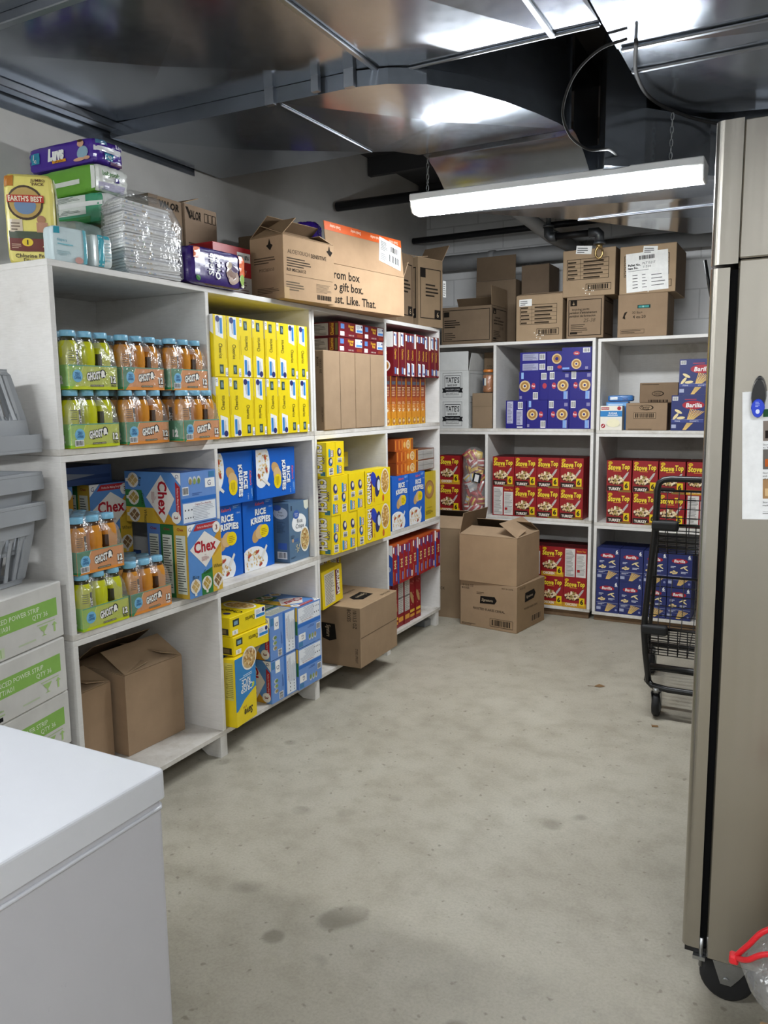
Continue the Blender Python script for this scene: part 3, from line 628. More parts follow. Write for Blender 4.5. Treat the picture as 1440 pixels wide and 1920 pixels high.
# ------------------------------------------------------------------ packaging designs (drawn on a Face)
Y1, PUR, BLU, WH, BKK = 'f2d80c', '2a2a6e', '2f86d0', 'f4f4f2', '1a1a1a'
YD = 'e8cf12'
def ring_spine(f):
    """yellow spine, printed upright: name reads downwards"""
    W, H = f.W, f.H
    f.PL([(0.16, 0.99), (0.72, 0.99), (0.72, 0.62), (0.16, 0.67)], WH); f.R(0.48, 0.70, 0.66, 0.95, BLU, 2); f.disc(W*.33, H*.93, W*.15, W*.15, PUR, 3, 16)
    f.turn(3).lines(0.06, 0.32, 0.3, 0.46, 3, 'b9bcc4', 2)
    f.txt('Cheerios', W*.5, H*.42, W*.27, '2b2410', 2, H*.24, 0.005, 0, -PI/2)
    f.R(0.38, 0.05, 0.66, 0.2, '35503f', 2); f.turn(3).lines(0.83, 0.42, 0.93, 0.6, 3, 'a9c7d8', 3)
    f.R(0.8, 0.01, 0.99, 0.15, WH, 2); f.txt('G', W*.9, H*.06, W*.14, PUR, 3); f.R(0.9, 0.3, 0.93, 0.62, 'c9ab10', 1)
def ring_front(f):
    W, H = f.W, f.H
    f.PL([(0.3, 1), (1, 1), (1, 0.7), (0.8, 0.66)], WH); f.T('General', 0.8, 0.92, 0.04, PUR, 2, 0.3); f.lines(0.74, 0.8, 0.95, 0.86, 3, '8a8ab0')
    f.txt('Cheerios', W*.46, H*.6, H*.12, '1a1608', 2, W*.85, 0.02); f.disc(W*.3, H*.78, W*.09, W*.07, PUR, 2); f.bowl(W*.5, H*.22, W*.42, H*.2, 'd9b060', 2)
def ring_side(f):
    W, H = f.W, f.H
    f.PL([(0.45, 1), (1, 1), (1, 0.68)], WH); f.txt('G', W*.82, H*.91, W*.1, PUR, 2); f.disc(W*.26, H*.6, W*.1, W*.1, PUR, 2); f.txt('1', W*.26, H*.6, W*.1, WH, 3)
    for i, y in enumerate((.66, .46, .26)): f.R(0.55, y-0.14, 0.6, y, 'd8a32a', 2); f.R(0.7, y-0.1, 0.74, y+.02, 'd8a32a', 2)
    f.turn(3).lines(0.5, 0.1, 0.95, 0.3, 2, '5a4a10')
def ring_end(f):
    f.R(0.03, 0.1, 0.22, 0.9, 'ece7d6'); f.T('Cheerios', 0.42, 0.5, 0.3, '1a1608', 2, 0.4, bold=0.02) if 0 else f.txt('Cheerios', f.W*.5, f.H*.72, f.H*.2, '1a1608', 2, f.W*.5, 0.02); f.R(0.05, 0.08, 0.95, 0.42, '3a3628', 1)
    for i in range(4): f.R(0.1+.21*i, 0.14, 0.26+.21*i, 0.36, ('6a7a52', '8a8355', '55615a', '7d6a40')[i], 2)
def ring_spine_lying(f):
    W, H = f.W, f.H
    f.R(0.68, 0.45, 0.98, 0.98, WH); f.R(0.72, 0.5, 0.97, 0.66, BLU, 2); f.disc(W*.93, H*.82, H*.12, H*.12, PUR, 2, 14); f.lines(0.72, 0.7, 0.86, 0.92, 4, 'b9bcc4')
    f.txt('Cheerios', W*.55, H*.62, H*.26, '2b2410', 2, W*.27, 0.005, 0, PI); f.R(0.07, 0.5, 0.24, 0.86, '2f3d3a', 2); f.R(0.1, 0.56, 0.2, 0.76, '7aa0b8', 3); f.R(0.05, 0.06, 0.2, 0.3, WH, 2); f.txt('G', W*.12, H*.18, H*.14, PUR, 3)
def square_front(f):
    W, H = f.W, f.H
    f.R(0, 0, 1, 1, '5b8fd0', 1); f.PL([(0.36, 0), (0.7, 0), (0.7, .36), (0.36, .3)], '2f7d3c', 2); f.PL([(0.7, 0), (1, 0), (1, .9), (0.7, 0.5)], 'd9b23a', 2); f.PL([(0.7, .7), (1, .9), (1, .62), (0.75, .5)], 'c9952a', 2)
    f.PL([(0.05, 0.66), (0.5, 0.88), (0.98, 0.68), (0.5, 0.38)], 'ece6df', 3); f.PL([(0, .84), (0, 1), (0.24, 1)], WH, 3); f.txt('G', W*.07, H*.94, H*.06, PUR, 4)
    f.PL([(0.17, 0.905), (0.9, 0.905), (0.9, 0.985), (0.27, 0.985)], 'b82c34', 4); f.T('Perfect for Making Party Mix!', 0.55, 0.945, 0.03, 'f0dcd8', 5, 0.52, bold=.01)
    f.disc(W*.86, H*.9, W*.115, W*.115, 'f4efe6', 5); f.T('3', 0.86, 0.9, 0.07, '7a2a28', 6, bold=.02)
    f.T('Chex', 0.5, 0.68, 0.155, 'b11c2c', 5, 0.66, bold=.03, arc=0.0); f.T('NO', 0.5, 0.555, 0.018, '9a3038', 5); f.lines(0.38, 0.475, 0.62, 0.54, 4, 'b98a86', 5)
    for i, (n, c) in enumerate((('Rice', 'c9a86a'), ('Corn', 'b89a4a'), ('Wheat', '8d6a45'))):
        x = 0.17+.34*i; f.T(n, x+.02, 0.28+.04*i, 0.055, '26321f', 6, 0.26, shear=.15); f.PL([(x-.03, .02), (x+.03, .02), (x+.04, .1), (x-.04, .1)], 'e6e2da', 5)
        f.disc(W*x, H*.155, W*.15, H*.1, 'e6e2da', 5, 14); f.PL([(x-.12, .16), (x, .06), (x+.12, .16), (x, .25)], c, 6); f.PL([(x-.08, .2), (x+.06, .11), (x+.07, .12), (x-.07, .21)], 'e8d9b0', 7); f.PL([(x+.07, .2), (x-.07, .1), (x-.06, .095), (x+.08, .195)], 'e8d9b0', 7)
def square_stripes(f):
    W, H = f.W, f.H
    for i, c in enumerate(('5b7fc0', '2f6d3a', 'c9a53c')):
        a, b = i/3, (i+1)/3; f.R(a, 0, b, 1, c); f.T('Chex', (a+b)/2, 0.94, 0.035, '8c2430', 2, 0.16, bold=.03); f.R(a+.05, .06, b-.05, .86, 'd9dccf', 2); f.R(a+.07, .62, b-.07, .84, '3c4038', 3) if 0 else f.lines(a+.06, .1, b-.06, .84, 22, '5a5f58', 3, .4, i)
def square_back(f):
    W, H = f.W, f.H
    f.R(0, 0, 1, 1, '6b93d2', 1); f.R(0, .42, 1, .5, '2a6fc4', 2); f.R(.03, .03, .97, .4, 'e9edf2', 2); f.lines(.3, .06, .94, .34, 9, 'a9b0bd', 3, .35, 4)
    for i in range(4): f.disc(W*(.09+.07*i), H*.12, W*.015, W*.015, '3a3f4a', 4, 8)
    for i in range(3): f.disc(W*(.09+.09*i), H*.27, W*.018, W*.018, '3a3f4a', 4, 8)
    f.T('Original Chex Party Mix', .6, .36, .035, '8c2430', 4, .5); f.bars(.03, .56, .2, .72, l=3); f.R(.68, .66, .97, .84, WH, 3); f.txt('G', W*.8, H*.75, H*.11, PUR, 4)
    for i, c in enumerate(('9a8a5a', '8aa05a', '6f8a4a')): f.disc(W*(.26+.12*i), H*.83, W*.055, H*.08, 'c9ced4', 3, 12); f.disc(W*(.26+.12*i), H*.81, W*.04, H*.06, c, 4, 10)
    f.R(.8, .86, .97, .97, '3f7fae', 3); f.lines(.3, .54, .6, .6, 2, '3f64a8', 3)
def square_top(f):
    f.R(0, 0, 1, 1, '3c568c', 1); f.R(0.02, 0.3, .98, .5, '2c4578', 2); f.PL([(.1, .5), (.4, .72), (.8, .5), (.4, .28)], '8a93a4', 3)
def krisp_front(f):
    W, H = f.W, f.H
    f.R(0, 0, 1, 1, '0a62c8', 1); f.T("Kellogg's", .54, .935, .045, 'e8656e', 3, .3, bold=.03, shear=.3)
    f.T('RICE', .57, .82, .085, WH, 4, .42, bold=.05); f.T('KRISPIES', .57, .71, .085, WH, 4, .66, bold=.05, arc=.006)
    f.T('RICE', .585, .812, .085, '073c8a', 3, .42, bold=.06); f.T('KRISPIES', .585, .702, .085, '073c8a', 3, .66, bold=.06, arc=.006)
    f.disc(W*.55, H*.53, W*.17, H*.1, 'd9b682', 3, 16, .4); f.disc(W*.4, H*.48, W*.15, H*.08, 'c99f66', 2, 14, .9); f.disc(W*.68, H*.53, W*.15, H*.095, 'f3d60d', 4); f.lines(.58, .48, .78, .58, 4, 'b49a12', 5)
    f.R(.72, .93, .95, .985, '2a78d8', 2); f.lines(.75, .94, .92, .98, 2, '9cc4f0', 3); f.T('1 BAG', .9, .87, .025, 'cfe2f8', 3, .12)
    f.bowl(W*.3, H*.12, W*.5, H*.22, 'e2c893', 2, 'f3f4f6', 70, 5) if 0 else None
    pts = [(max(0.0, .3+.47*math.cos(a)), max(0.0, .12+.22*math.sin(a))) for a in [PI*1.4-PI*1.6*i/22 for i in range(23)]]
    f.PL([(0, 0)]+[p for p in pts if p[0] > 0 or p[1] > 0]+[(.62, 0)], 'f0f2f4', 2)
    g = random.Random(4)
    for i in range(80):
        a, q = g.uniform(0, 2*PI), math.sqrt(g.random()); x, y = .3+.37*q*math.cos(a), .14+.16*q*math.sin(a)
        if x < .03 or y < .03: continue
        f.disc(W*x, H*y, W*.03, W*.02, g.choice(('d6b577', 'e6d0a0', 'c59a58', 'f0e4c4', 'eee8dc')), 3+(i % 4)*.5, 7, g.uniform(0, 3))
    for x, y, c in ((.42, .25, 'b4452e'), (.16, .22, 'c0553a'), (.52, .06, 'a83c28')): f.disc(W*x, H*y, W*.06, H*.022, c, 6, 10, .4)
    f.PL([(.55, .17), (.72, .33), (.76, .3), (.6, .13)], 'e9e6e0', 6)
def krisp_side(f): f.R(0, 0, 1, 1, '0a5abc', 1); f.turn(1).T('RICE KRISPIES', .5, .5, .5, WH, 2, .6, bold=.04)
def puffed_front(f):
    W, H = f.W, f.H
    f.R(0, 0, 1, 1, '5a7896', 1); f.disc(W*.88, H*.93, W*.12, H*.1, 'e6e3cf', 2) if 0 else f.PL([(.75, 1), (.78, .88), (.88, .84), (1, .87), (1, 1)], 'dfe0d0', 2)
    f.disc(W*.5, H*.64, W*.36, H*.155, 'f4f5f6', 3, 26); f.disc(W*.36, H*.79, W*.15, H*.075, '3f62b0', 4); f.T('Great', .36, .805, .03, WH, 5, .2); f.T('Value', .36, .77, .025, WH, 5, .2)
    f.T('Rice', .53, .68, .075, '1d2b40', 5, .34); f.T('Crisps', .53, .59, .075, '1d2b40', 5, .44)
    f.bowl(W*.77, H*.34, W*.24, H*.22, 'c9b27a', 4, 'f4f4f0', 60, 8); f.lines(.08, .4, .26, .46, 3, '31465e', 3); f.disc(W*.17, H*.36, W*.05, W*.05, 'c8a98c', 3); f.R(.22, .33, .45, .38, '43679c', 3)
    g = random.Random(2)
    for i in range(22): f.disc(W*g.uniform(.3, .5), H*g.uniform(.13, .28), W*.02, W*.012, 'e0d2a0', 4, 6, g.uniform(0, 3))
    f.lines(.06, .06, .3, .09, 2, '31465e', 3); f.R(.1, .87, .16, .95, '2d3f58', 3)
def puffed_side(f):
    W, H = f.W, f.H
    f.R(0, 0, 1, 1, '54708c', 1); f.disc(W*.5, H*.83, W*.44, H*.1, 'c9d2dc', 2); f.disc(W*.3, H*.92, W*.25, H*.05, '3f62b0', 3); f.T('Rice', .5, .85, .035, '1d2b40', 4, .5); f.T('Crisps', .5, .8, .035, '1d2b40', 4, .6)
    f.lines(.25, .5, .8, .7, 12, '384c63', 2); f.R(.3, .22, .85, .33, '3f62b0', 2); f.bars(.25, .06, .85, .18, l=2)
def capt_end(f):   # the side with the big word, read downwards next to the spine
    W, H = f.W, f.H
    f.R(0, 0, 1, 1, YD, 1); f.R(.1, .66, .88, .78, '6d2a45', 2)
    f.T('CRUNCH', .48, .815, .17, '27305e', 3, .86, bold=.1); f.T('CRUNCH', .48, .82, .17, 'f2ecdf', 4, .84, bold=.05); f.T("CAP'N", .5, .94, .04, '27305e', 3, .3, bold=.04)
    f.R(.86, .86, .98, .97, '2f6f78', 2); f.disc(W*.3, H*.3, W*.2, H*.12, 'd9a93a', 2)
def capt_spine(f):  # narrow spine: little marks and a bar code, generic printed ornaments
    W, H = f.W, f.H
    f.R(0, 0, 1, 1, 'f2d412', 1)
    f.turn(1).sub(H*.04, W*.25, H*.2, W*.5).bars(.0, .0, 1, 1, n=9); 
    f.disc(W*.45, H*.42, W*.24, H*.13, '33386e', 2, 14, .3); f.disc(W*.5, H*.44, W*.13, H*.07, 'e2d8cc', 3, 10); f.disc(W*.4, H*.36, W*.1, H*.04, '2c7fc0', 3, 10)
    f.turn(1).R(.56, .2, .76, .52, '7a2c3c', 2); f.turn(1).T('CRUNCH', .66, .38, .22, WH, 3, .19, bold=.05); f.turn(1).R(.56, .56, .8, .76, '2f8fc9', 2)
def capt_spine2(f):
    W, H = f.W, f.H
    f.R(0, 0, 1, 1, 'f2d412', 1); f.turn(1).R(.05, .3, .27, .62, '7a2c3c', 2); f.turn(1).T('CRUNCH', .16, .48, .22, WH, 3, .2, bold=.05); f.turn(1).R(.05, .66, .3, .86, '2f8fc9', 2)
    f.disc(W*.45, H*.68, W*.24, H*.13, '33386e', 2, 14, .3); f.disc(W*.5, H*.7, W*.13, H*.07, 'e2d8cc', 3, 10); f.turn(1).sub(H*.38, W*.25, H*.14, W*.5).bars(0, 0, 1, 1, n=7)
def capt_front(f):  # portrait design turned on its side: word, plain blue and brown blobs, cereal bowl
    W, H = f.W, f.H
    f.R(0, 0, 1, 1, 'f2d410', 1); f.R(.12, .74, .9, .84, '6d2a45', 2); f.T('CRUNCH', .5, .86, .13, '27305e', 3, .88, bold=.09); f.T('CRUNCH', .5, .865, .13, 'f2ecdf', 4, .86, bold=.05)
    f.disc(W*.72, H*.66, W*.24, H*.1, '2440b0', 2, 18, .5); f.disc(W*.52, H*.52, W*.3, H*.1, '2a3166', 3, 16, -.2); f.disc(W*.55, H*.48, W*.16, H*.06, 'd9dfe8', 4, 12)
    f.bowl(W*.62, H*.22, W*.46*.8, H*.17, 'c99a48', 3, 'e9e4dc', 50, 6); f.T('SWEET CORN & OAT', .3, .66, .03, 'c2542a', 3, .4, bold=.02); f.disc(W*.16, H*.3, W*.1, H*.04, 'c9602f', 3)
def capt_nutri(f):
    f.R(0, 0, 1, 1, 'ecce12', 1); f.R(.12, .06, .62, .92, 'd8d3c4', 2); f.lines(.15, .08, .6, .9, 20, '6a675c', 3, .35, 3)
    q = f.turn(3); q.R(.1, .66, .8, .84, '6d2a45', 2); q.T('CRUNCH', .45, .8, .13, WH, 3, .7, bold=.05)
def maroon_spine(f):
    W, H = f.W, f.H
    f.R(0, 0, 1, 1, '6d1622', 1); f.PL([(.08, .99), (.6, .99), (.6, .68), (.08, .7)], WH, 2); f.R(.4, .72, .56, .95, '6f9fd8', 3); f.disc(W*.24, H*.93, W*.12, W*.12, PUR, 3, 12)
    f.txt('Cheerios', W*.42, H*.5, W*.34, 'd8a83a', 2, H*.24, .02, 0, -PI/2); f.R(.2, .05, .5, .2, '6a86b8', 2); f.R(.62, .04, .9, .18, WH, 2); f.R(.93, 0, 1, 1, 'b78a52', 2)
def maroon_lying(f):
    W, H = f.W, f.H
    f.R(0, 0, 1, 1, '6d1622', 1); f.R(.68, .38, .97, .95, 'e9ecf0', 2); f.R(.72, .42, .96, .58, '4f8fd8', 3); f.lines(.72, .64, .88, .9, 4, 'aab', 3); f.disc(W*.93, H*.8, H*.08, H*.08, PUR, 3, 10)
    f.T('Honey', .5, .78, .2, 'e8b43a', 3, .24, bold=.03); f.T('Nut', .52, .56, .2, 'e8b43a', 3, .16, bold=.03); f.R(.08, .55, .22, .88, '5b86c4', 2); f.R(.06, .08, .22, .36, WH, 2); f.T('FAMILY SIZE', .5, .14, .1, 'e8d9d0', 3, .28); f.R(.74, .08, .97, .28, '8c3a22', 2)
def maroon_face(f):
    W, H = f.W, f.H
    f.R(0, 0, 1, 1, '74161f', 1); f.PL([(.45, 1), (1, 1), (1, .66), (.8, .66)], WH, 2); f.T('Honey', .3, .8, .06, 'd8732a', 2, .5); f.T('Nut', .3, .72, .06, 'd8732a', 2, .4); f.T('Cheerios', .45, .55, .1, 'e0a83a', 3, .85, bold=.03); f.bowl(W*.5, H*.24, W*.4, H*.18, 'c98a3a', 3)
def maroon_end(f):
    f.R(0, 0, 1, 1, '5e141d', 1); f.R(.02, .1, .68, .92, 'b9b4a8', 2); f.lines(.04, .14, .64, .88, 8, '6a665c', 3, .4, 2); f.R(.72, .08, .86, .95, '8c4a22', 2); f.turn(1).T('Cheerios', .5, .2, .1, 'e8b43a', 3, .8, bold=.03); f.R(.9, .1, .98, .9, '6d6a3a', 2)
def amber_spine(f):
    W, H = f.W, f.H
    for i, c in enumerate(('e8b021', 'd88f22', 'c26f22', 'a8521f', '8c3a1f', '6f2a1c')): f.R(0, i/7, 1, (i+1)/7, c)
    f.R(0, 6/7, 1, 1, '5c2418'); f.R(.1, .83, .8, .9, '4c4f58', 2); f.lines(.1, .6, .75, .8, 6, 'd9b48a', 2, .4, 5); f.lines(.1, .3, .75, .5, 6, 'f0d6a0', 2, .3, 2)
    f.disc(W*.45, H*.08, W*.34, H*.07, 'b5793a', 2, 14); f.disc(W*.5, H*.09, W*.18, H*.03, 'e8c892', 3, 10); f.disc(W*.4, H*.3, W*.1, H*.03, 'f2e2c0', 3, 8); f.R(.94, 0, 1, 1, 'b87a22', 2)
def amber_flat(f):
    W, H = f.W, f.H
    for i, c in enumerate(('b8541c', 'c8661f', 'd57a22', 'dd8f2a')): f.R(i/4, 0, (i+1)/4, 1, c)
    for i in range(5): f.R(.03+.09*i, .15+.05*(i % 2), .06+.09*i, .9, ('e8963a', '9a4318')[i % 2], 2)
    f.bowl(W*.72, H*.5, W*.1, H*.36, 'e0b878', 2, 'efe4cc', 14, 3); f.disc(W*.52, H*.5, W*.06, H*.25, 'e8b862', 2, 10); f.R(.9, .05, .98, .95, '8a4018', 2)
def nutri_grey(f): f.R(0, 0, 1, 1, '7a4a34', 1); f.R(.03, .06, .97, .94, 'b9b7b2', 2); f.lines(.06, .12, .94, .88, 7, '8a8984', 3, .25, 5); f.R(.06, .5, .94, .52, '6a6a66', 3); f.R(.35, .1, .36, .9, '6a6a66', 3)
def heart_front(f):
    W, H = f.W, f.H
    f.R(0, 0, 1, 1, 'c9b01a', 1); f.disc(W*.5, H*.62, W*.36, H*.2, '9a6a34', 2, 26); f.disc(W*.5, H*.62, W*.3, H*.165, 'b0814a', 3, 24); f.disc(W*.5, H*.62, W*.17, H*.095, 'c9b01a', 4, 20)
    f.PL([(.5, .54), (.66, .63), (.65, .68), (.58, .69), (.5, .65), (.42, .69), (.35, .68), (.34, .63)], 'e9cf1a', 5); f.T('Have a ♥ day' if 0 else 'Have a happy heart', .5, .24, .022, '3a3010', 3, .8); f.lines(.2, .1, .8, .19, 4, '6f6112', 3)
def red_spine(f):
    W, H = f.W, f.H
    f.R(0, 0, 1, 1, '9c1422', 1); f.R(0, .97, 1, 1, 'c2571f', 2); f.R(.1, .8, .32, .95, WH, 2); f.R(.5, .74, .74, .93, '3f4a8c', 2); f.R(.9, .2, .97, .96, '5a3f8c', 2)
    f.txt('Fruit', W*.5, H*.58, W*.3, 'e2c87a', 3, H*.22, .03, 0, -PI/2) if 0 else f.T('Reese', .5, .52, .09, 'e6cf8a', 3, .7, bold=.05) if 0 else [f.R(.3+.1*(i % 2), .4+.045*i, .62+.1*((i+1) % 2), .43+.045*i, 'e2cc8a', 3) for i in range(5)]
    f.R(.12, .06, .2, .34, 'e0893a', 2); f.R(.6, .08, .85, .28, '7a86c0', 2)
def red_spine_flip(f): red_spine(f.turn(2))
def red_low(f):
    W, H = f.W, f.H
    f.R(0, 0, 1, 1, '86131e', 1); g = random.Random(6)
    for i in range(12): f.disc(W*g.uniform(.2, .85), H*g.uniform(.35, .95), W*.06, H*.018, 'c9706a', 2, 8, g.uniform(0, 3))
    f.disc(W*.45, H*.5, W*.22, H*.16, 'b08a5a', 3, 14, .5); f.R(.1, .18, .9, .24, 'e2b83a', 3); f.R(.1, .08, .9, .14, 'd99a3a', 3)
def red_low_nutri(f): f.R(0, 0, 1, 1, '86131e', 1); f.R(.06, .28, .94, .97, 'c2bfb8', 2); f.lines(.1, .3, .9, .95, 16, '8c8a84', 3, .3, 8); f.R(.06, .6, .94, .62, '55544f', 3); f.R(.1, .1, .9, .2, 'd99a3a', 3)
def stuffing_front(kind):
    def d(f):
        W, H = f.W, f.H
        f.R(0, 0, 1, 1, '93191f', 1); f.disc(W*.14, H*.92, W*.09, H*.05, 'e0b81c', 2, 14); f.T('NEW', .14, .92, .035, '7a2a10', 3, .12)
        f.T('Stove', .32, .775, .16, '4a0a10', 3, .54, bold=.06, shear=.1); f.T('Top', .78, .8, .16, '4a0a10', 3, .34, bold=.06, shear=.1)
        f.T('Stove', .31, .785, .16, 'f0d23c', 4, .53, bold=.045, shear=.1); f.T('Top', .77, .81, .16, 'f0d23c', 4, .33, bold=.045, shear=.1); f.R(.27, .655, .6, .68, 'd8903a', 3)
        f.PL([(.6, .38), (.82, .62), (.9, .64), (.86, .55), (.66, .33)], 'b9b3b0', 3); f.disc(W*.4, H*.33, W*.35, H*.1, '4a1c10', 2, 18); g = random.Random(9)
        for i in range(46):
            a, q = g.uniform(0, 2*PI), math.sqrt(g.random()); f.disc(W*(.4+.31*q*math.cos(a)), H*(.39+.13*q*math.sin(a)), W*.048, H*.032, g.choice(('d9b98a', 'e6cfa6', 'c29a62', '8a7a3a', 'efe0c2')), 4+(i % 5)*.4, 7, g.uniform(0, 3))
        if kind == 'CHICKEN': f.R(0, 0, 1, .15, 'c9962a', 2)
        else: f.PL([(0.02, .03), (.6, .03), (.68, .1), (.6, .2), (0.02, .2)], '2a1712', 2); f.R(.5, 0, 1, .06, '8a6a2a', 2)
        f.T(kind, .34, .1, .085, 'f0e6d8', 4, .5, bold=.04); f.R(.7, .08, .93, .34, 'e8c91a', 3); f.T('6', .81, .21, .15, '3a2a08', 5, bold=.05)
    return d
def stuffing_side(f): f.R(0, 0, 1, 1, '93191f', 1); f.R(.05, .03, .48, .97, 'd9d6d2', 2); f.lines(.08, .06, .45, .93, 20, '77746f', 3, .4, 2); f.T('Stove Top', .75, .9, .06, 'e8a23a', 3, .38, bold=.02); f.R(.54, .03, .96, .82, 'd9d6d2', 2); f.lines(.57, .1, .93, .78, 16, '8a8780', 3, .35, 5); f.R(.58, .2, .7, .28, 'a81a20', 3)
def stuffing_top(f): f.R(0, 0, 1, 1, '551318', 1); f.R(.1, .2, .9, .8, '471014', 2)
def pasta_front(f):
    W, H = f.W, f.H
    f.R(0, 0, 1, 1, '27306a', 1); f.T('6', .88, .9, .1, WH, 3, bold=.04); f.R(.82, .825, .95, .84, WH, 3); f.disc(W*.48, H*.76, W*.33, H*.075, 'a81c30', 2, 22); f.T('Barilla', .48, .765, .085, WH, 3, .5, bold=.028, shear=.15)
    for (x, y, r) in ((.62, .58, .5), (.74, .54, -.6), (.7, .6, .3)): f.disc(W*x, H*y, W*.12, H*.02, 'ecd9a2', 3, 10, r)
    for (x, y, r) in ((.15, .42, .3), (.27, .45, -.4), (.36, .41, .8), (.25, .39, .1)): f.disc(W*x, H*y, W*.07, H*.028, 'e6cd92', 3, 8, r)
    f.lines(.12, .55, .34, .62, 2, 'dfe2ee', 3); f.lines(.55, .4, .85, .47, 2, 'dfe2ee', 3); f.R(.02, .3, .98, .31, 'aab0cc', 2); f.R(.02, .2, .98, .205, 'aab0cc', 2)
    for i in range(8): f.PL([(.4+.02*i, .04), (.42+.02*i, .04), (.56+.05*i, .3-.008*i), (.53+.05*i, .3-.008*i)], ('e8b85a', 'f2d48a')[i % 2], 3+i*.1)
    f.lines(.08, .24, .4, .29, 2, 'dfe2ee', 3); f.R(.03, .08, .22, .17, 'aab0cc', 3); f.disc(W*.9, H*.1, W*.05, W*.05, '8a92b8', 3, 12)
def pasta_wide(f):
    W, H = f.W, f.H
    f.R(0, 0, 1, 1, '27306a', 1); f.bars(.03, .85, .2, .96, l=2); f.disc(W*.66, H*.72, W*.33, H*.12, 'a81c30', 2, 24); f.T('Barilla', .68, .72, .12, WH, 3, .5, bold=.028, shear=.15); f.R(.4, .87, .75, .89, 'b83040', 2)
    for (x, y, r) in ((.22, .54, -.5), (.14, .4, .9), (.3, .36, .1)): f.disc(W*x, H*y, W*.13, H*.04, 'ecd9a2', 3, 12, r)
    for i in range(9): f.PL([(.48+.02*i, .3), (.5+.02*i, .3), (.6+.05*i, .62-.01*i), (.575+.05*i, .62-.01*i)], ('e8b85a', 'f2d48a')[i % 2], 3+i*.1); f.PL([(.36+.012*i, .02), (.372+.012*i, .02), (.5+.022*i, .22), (.485+.022*i, .22)], ('e8b85a', 'f2d48a')[i % 2], 3+i*.1)
    f.R(.02, .23, .98, .31, '3c478a', 3.9); f.R(.02, .31, .98, .315, 'b0b6d0', 4); f.T('PENNE', .2, .27, .04, 'dfe2ee', 5, .16); f.T('SPAGHETTI', .7, .27, .04, 'dfe2ee', 5, .26); f.R(.02, .07, .16, .17, 'aab0cc', 3)
def blue_oat(flip):
    def d(f):
        W, H = f.W, f.H
        f.R(0, 0, 1, 1, '1e1b7c', 1); x, y = (.28, .5) if flip else (.68, .5)
        f.disc(W*x, H*y, H*.2, H*.2, 'd9c089', 3, 22); f.disc(W*x, H*y, H*.15, H*.15, 'a87a3c', 4, 20); f.disc(W*x, H*y, H*.08, H*.08, 'e6d2a0', 5, 14); f.disc(W*x, H*y, H*.04, H*.04, '1e1b7c', 6, 10)
        x2 = .7 if flip else .26; f.disc(W*x2, H*.5, W*.1, H*.11, 'b83a4a', 3, 16); f.T('Post', x2, .5, .07, WH, 4, .15, bold=.03); f.R(.44, .3, .45, .7, '5c5aa8', 3)
        if flip: f.R(.1, .76, .22, .98, '8fb4e6', 2); f.bars(.68, .03, .92, .28, l=2); f.R(.03, .05, .14, .16, '8a86b0', 2)
        else: f.R(.72, .03, .86, .3, '7fa4e0', 2); f.R(.87, .03, .9, .3, 'cfe0f6', 2); f.bars(.06, .72, .28, .97, l=2); f.R(.78, .78, .94, .9, '8a86b0', 2)
    return d
def blue_oat_top(f):
    W, H = f.W, f.H; f.R(0, 0, 1, 1, '1e1b7c', 1); f.T('Post', .5, .74, .06, WH, 4, .14, bold=.03); f.disc(W*.5, H*.74, W*.11, H*.09, 'b83a4a', 3, 16); f.bars(.72, .76, .96, .96, l=2)
    f.disc(W*.5, H*.28, H*.22, H*.22, 'd9c089', 3, 24); f.disc(W*.5, H*.28, H*.17, H*.17, 'a87a3c', 4, 20); f.disc(W*.5, H*.28, H*.09, H*.09, 'e6d2a0', 5, 14); f.disc(W*.5, H*.28, H*.045, H*.045, '1e1b7c', 6, 10); f.R(.02, .06, .26, .14, '7fa4e0', 2); f.R(.8, .05, .9, .16, '8a86b0', 2)
def blue_oat_nutri(f): f.R(0, 0, 1, 1, '1e1b7c', 1); f.R(.06, .18, .36, .97, 'b9bad0', 2); f.lines(.09, .22, .33, .94, 14, '6a6b8c', 3, .4); f.bars(.6, .7, .84, .95, l=2); f.R(.54, .12, .84, .66, 'b9bad0', 2); f.lines(.57, .16, .8, .62, 9, '6a6b8c', 3, .4, 4); f.R(.56, .03, .84, .07, WH, 2)
def blue_oat_flat(f): f.R(0, 0, 1, 1, '1f1d80', 1); f.R(.1, .15, .7, .85, 'a9abc6', 2); f.lines(.13, .2, .67, .8, 5, '6a6b8c', 3, .4); f.bars(.74, .2, .96, .8, l=2)
def bake_box(f):
    W, H = f.W, f.H
    f.R(0, 0, 1, 1, 'd9dad8', 1); f.frame(.2, .08, .8, .93, .0022, '1e1f22'); f.frame(.26, .36, .75, .84, .0035, '1e1f22', 3); f.T("TATE'S", .505, .68, .19, '1e1f22', 4, .42, bold=.02); f.T('BAKE SHOP', .505, .5, .07, '1e1f22', 4, .3, bold=.02)
    f.PL([(.18, .24), (.83, .24), (.8, .31), (.83, .4), (.75, .4), (.75, .43), (.26, .43), (.26, .4), (.18, .4), (.21, .31)], '1e1f22', 4); f.T('THIN & CRISPY COOKIES', .505, .35, .05, 'd9dad8', 5, .44); f.R(.3, .16, .7, .28, 'd9dad8', 5); f.frame(.3, .16, .7, .28, .002, '1e1f22', 6); f.T('EAST HAMPTON NY', .5, .22, .045, '1e1f22', 7, .34)
def bake_side(f): f.R(0, 0, 1, 1, 'd2d3d1', 1); f.frame(.08, .1, .92, .9, .002, '2a2b2e')
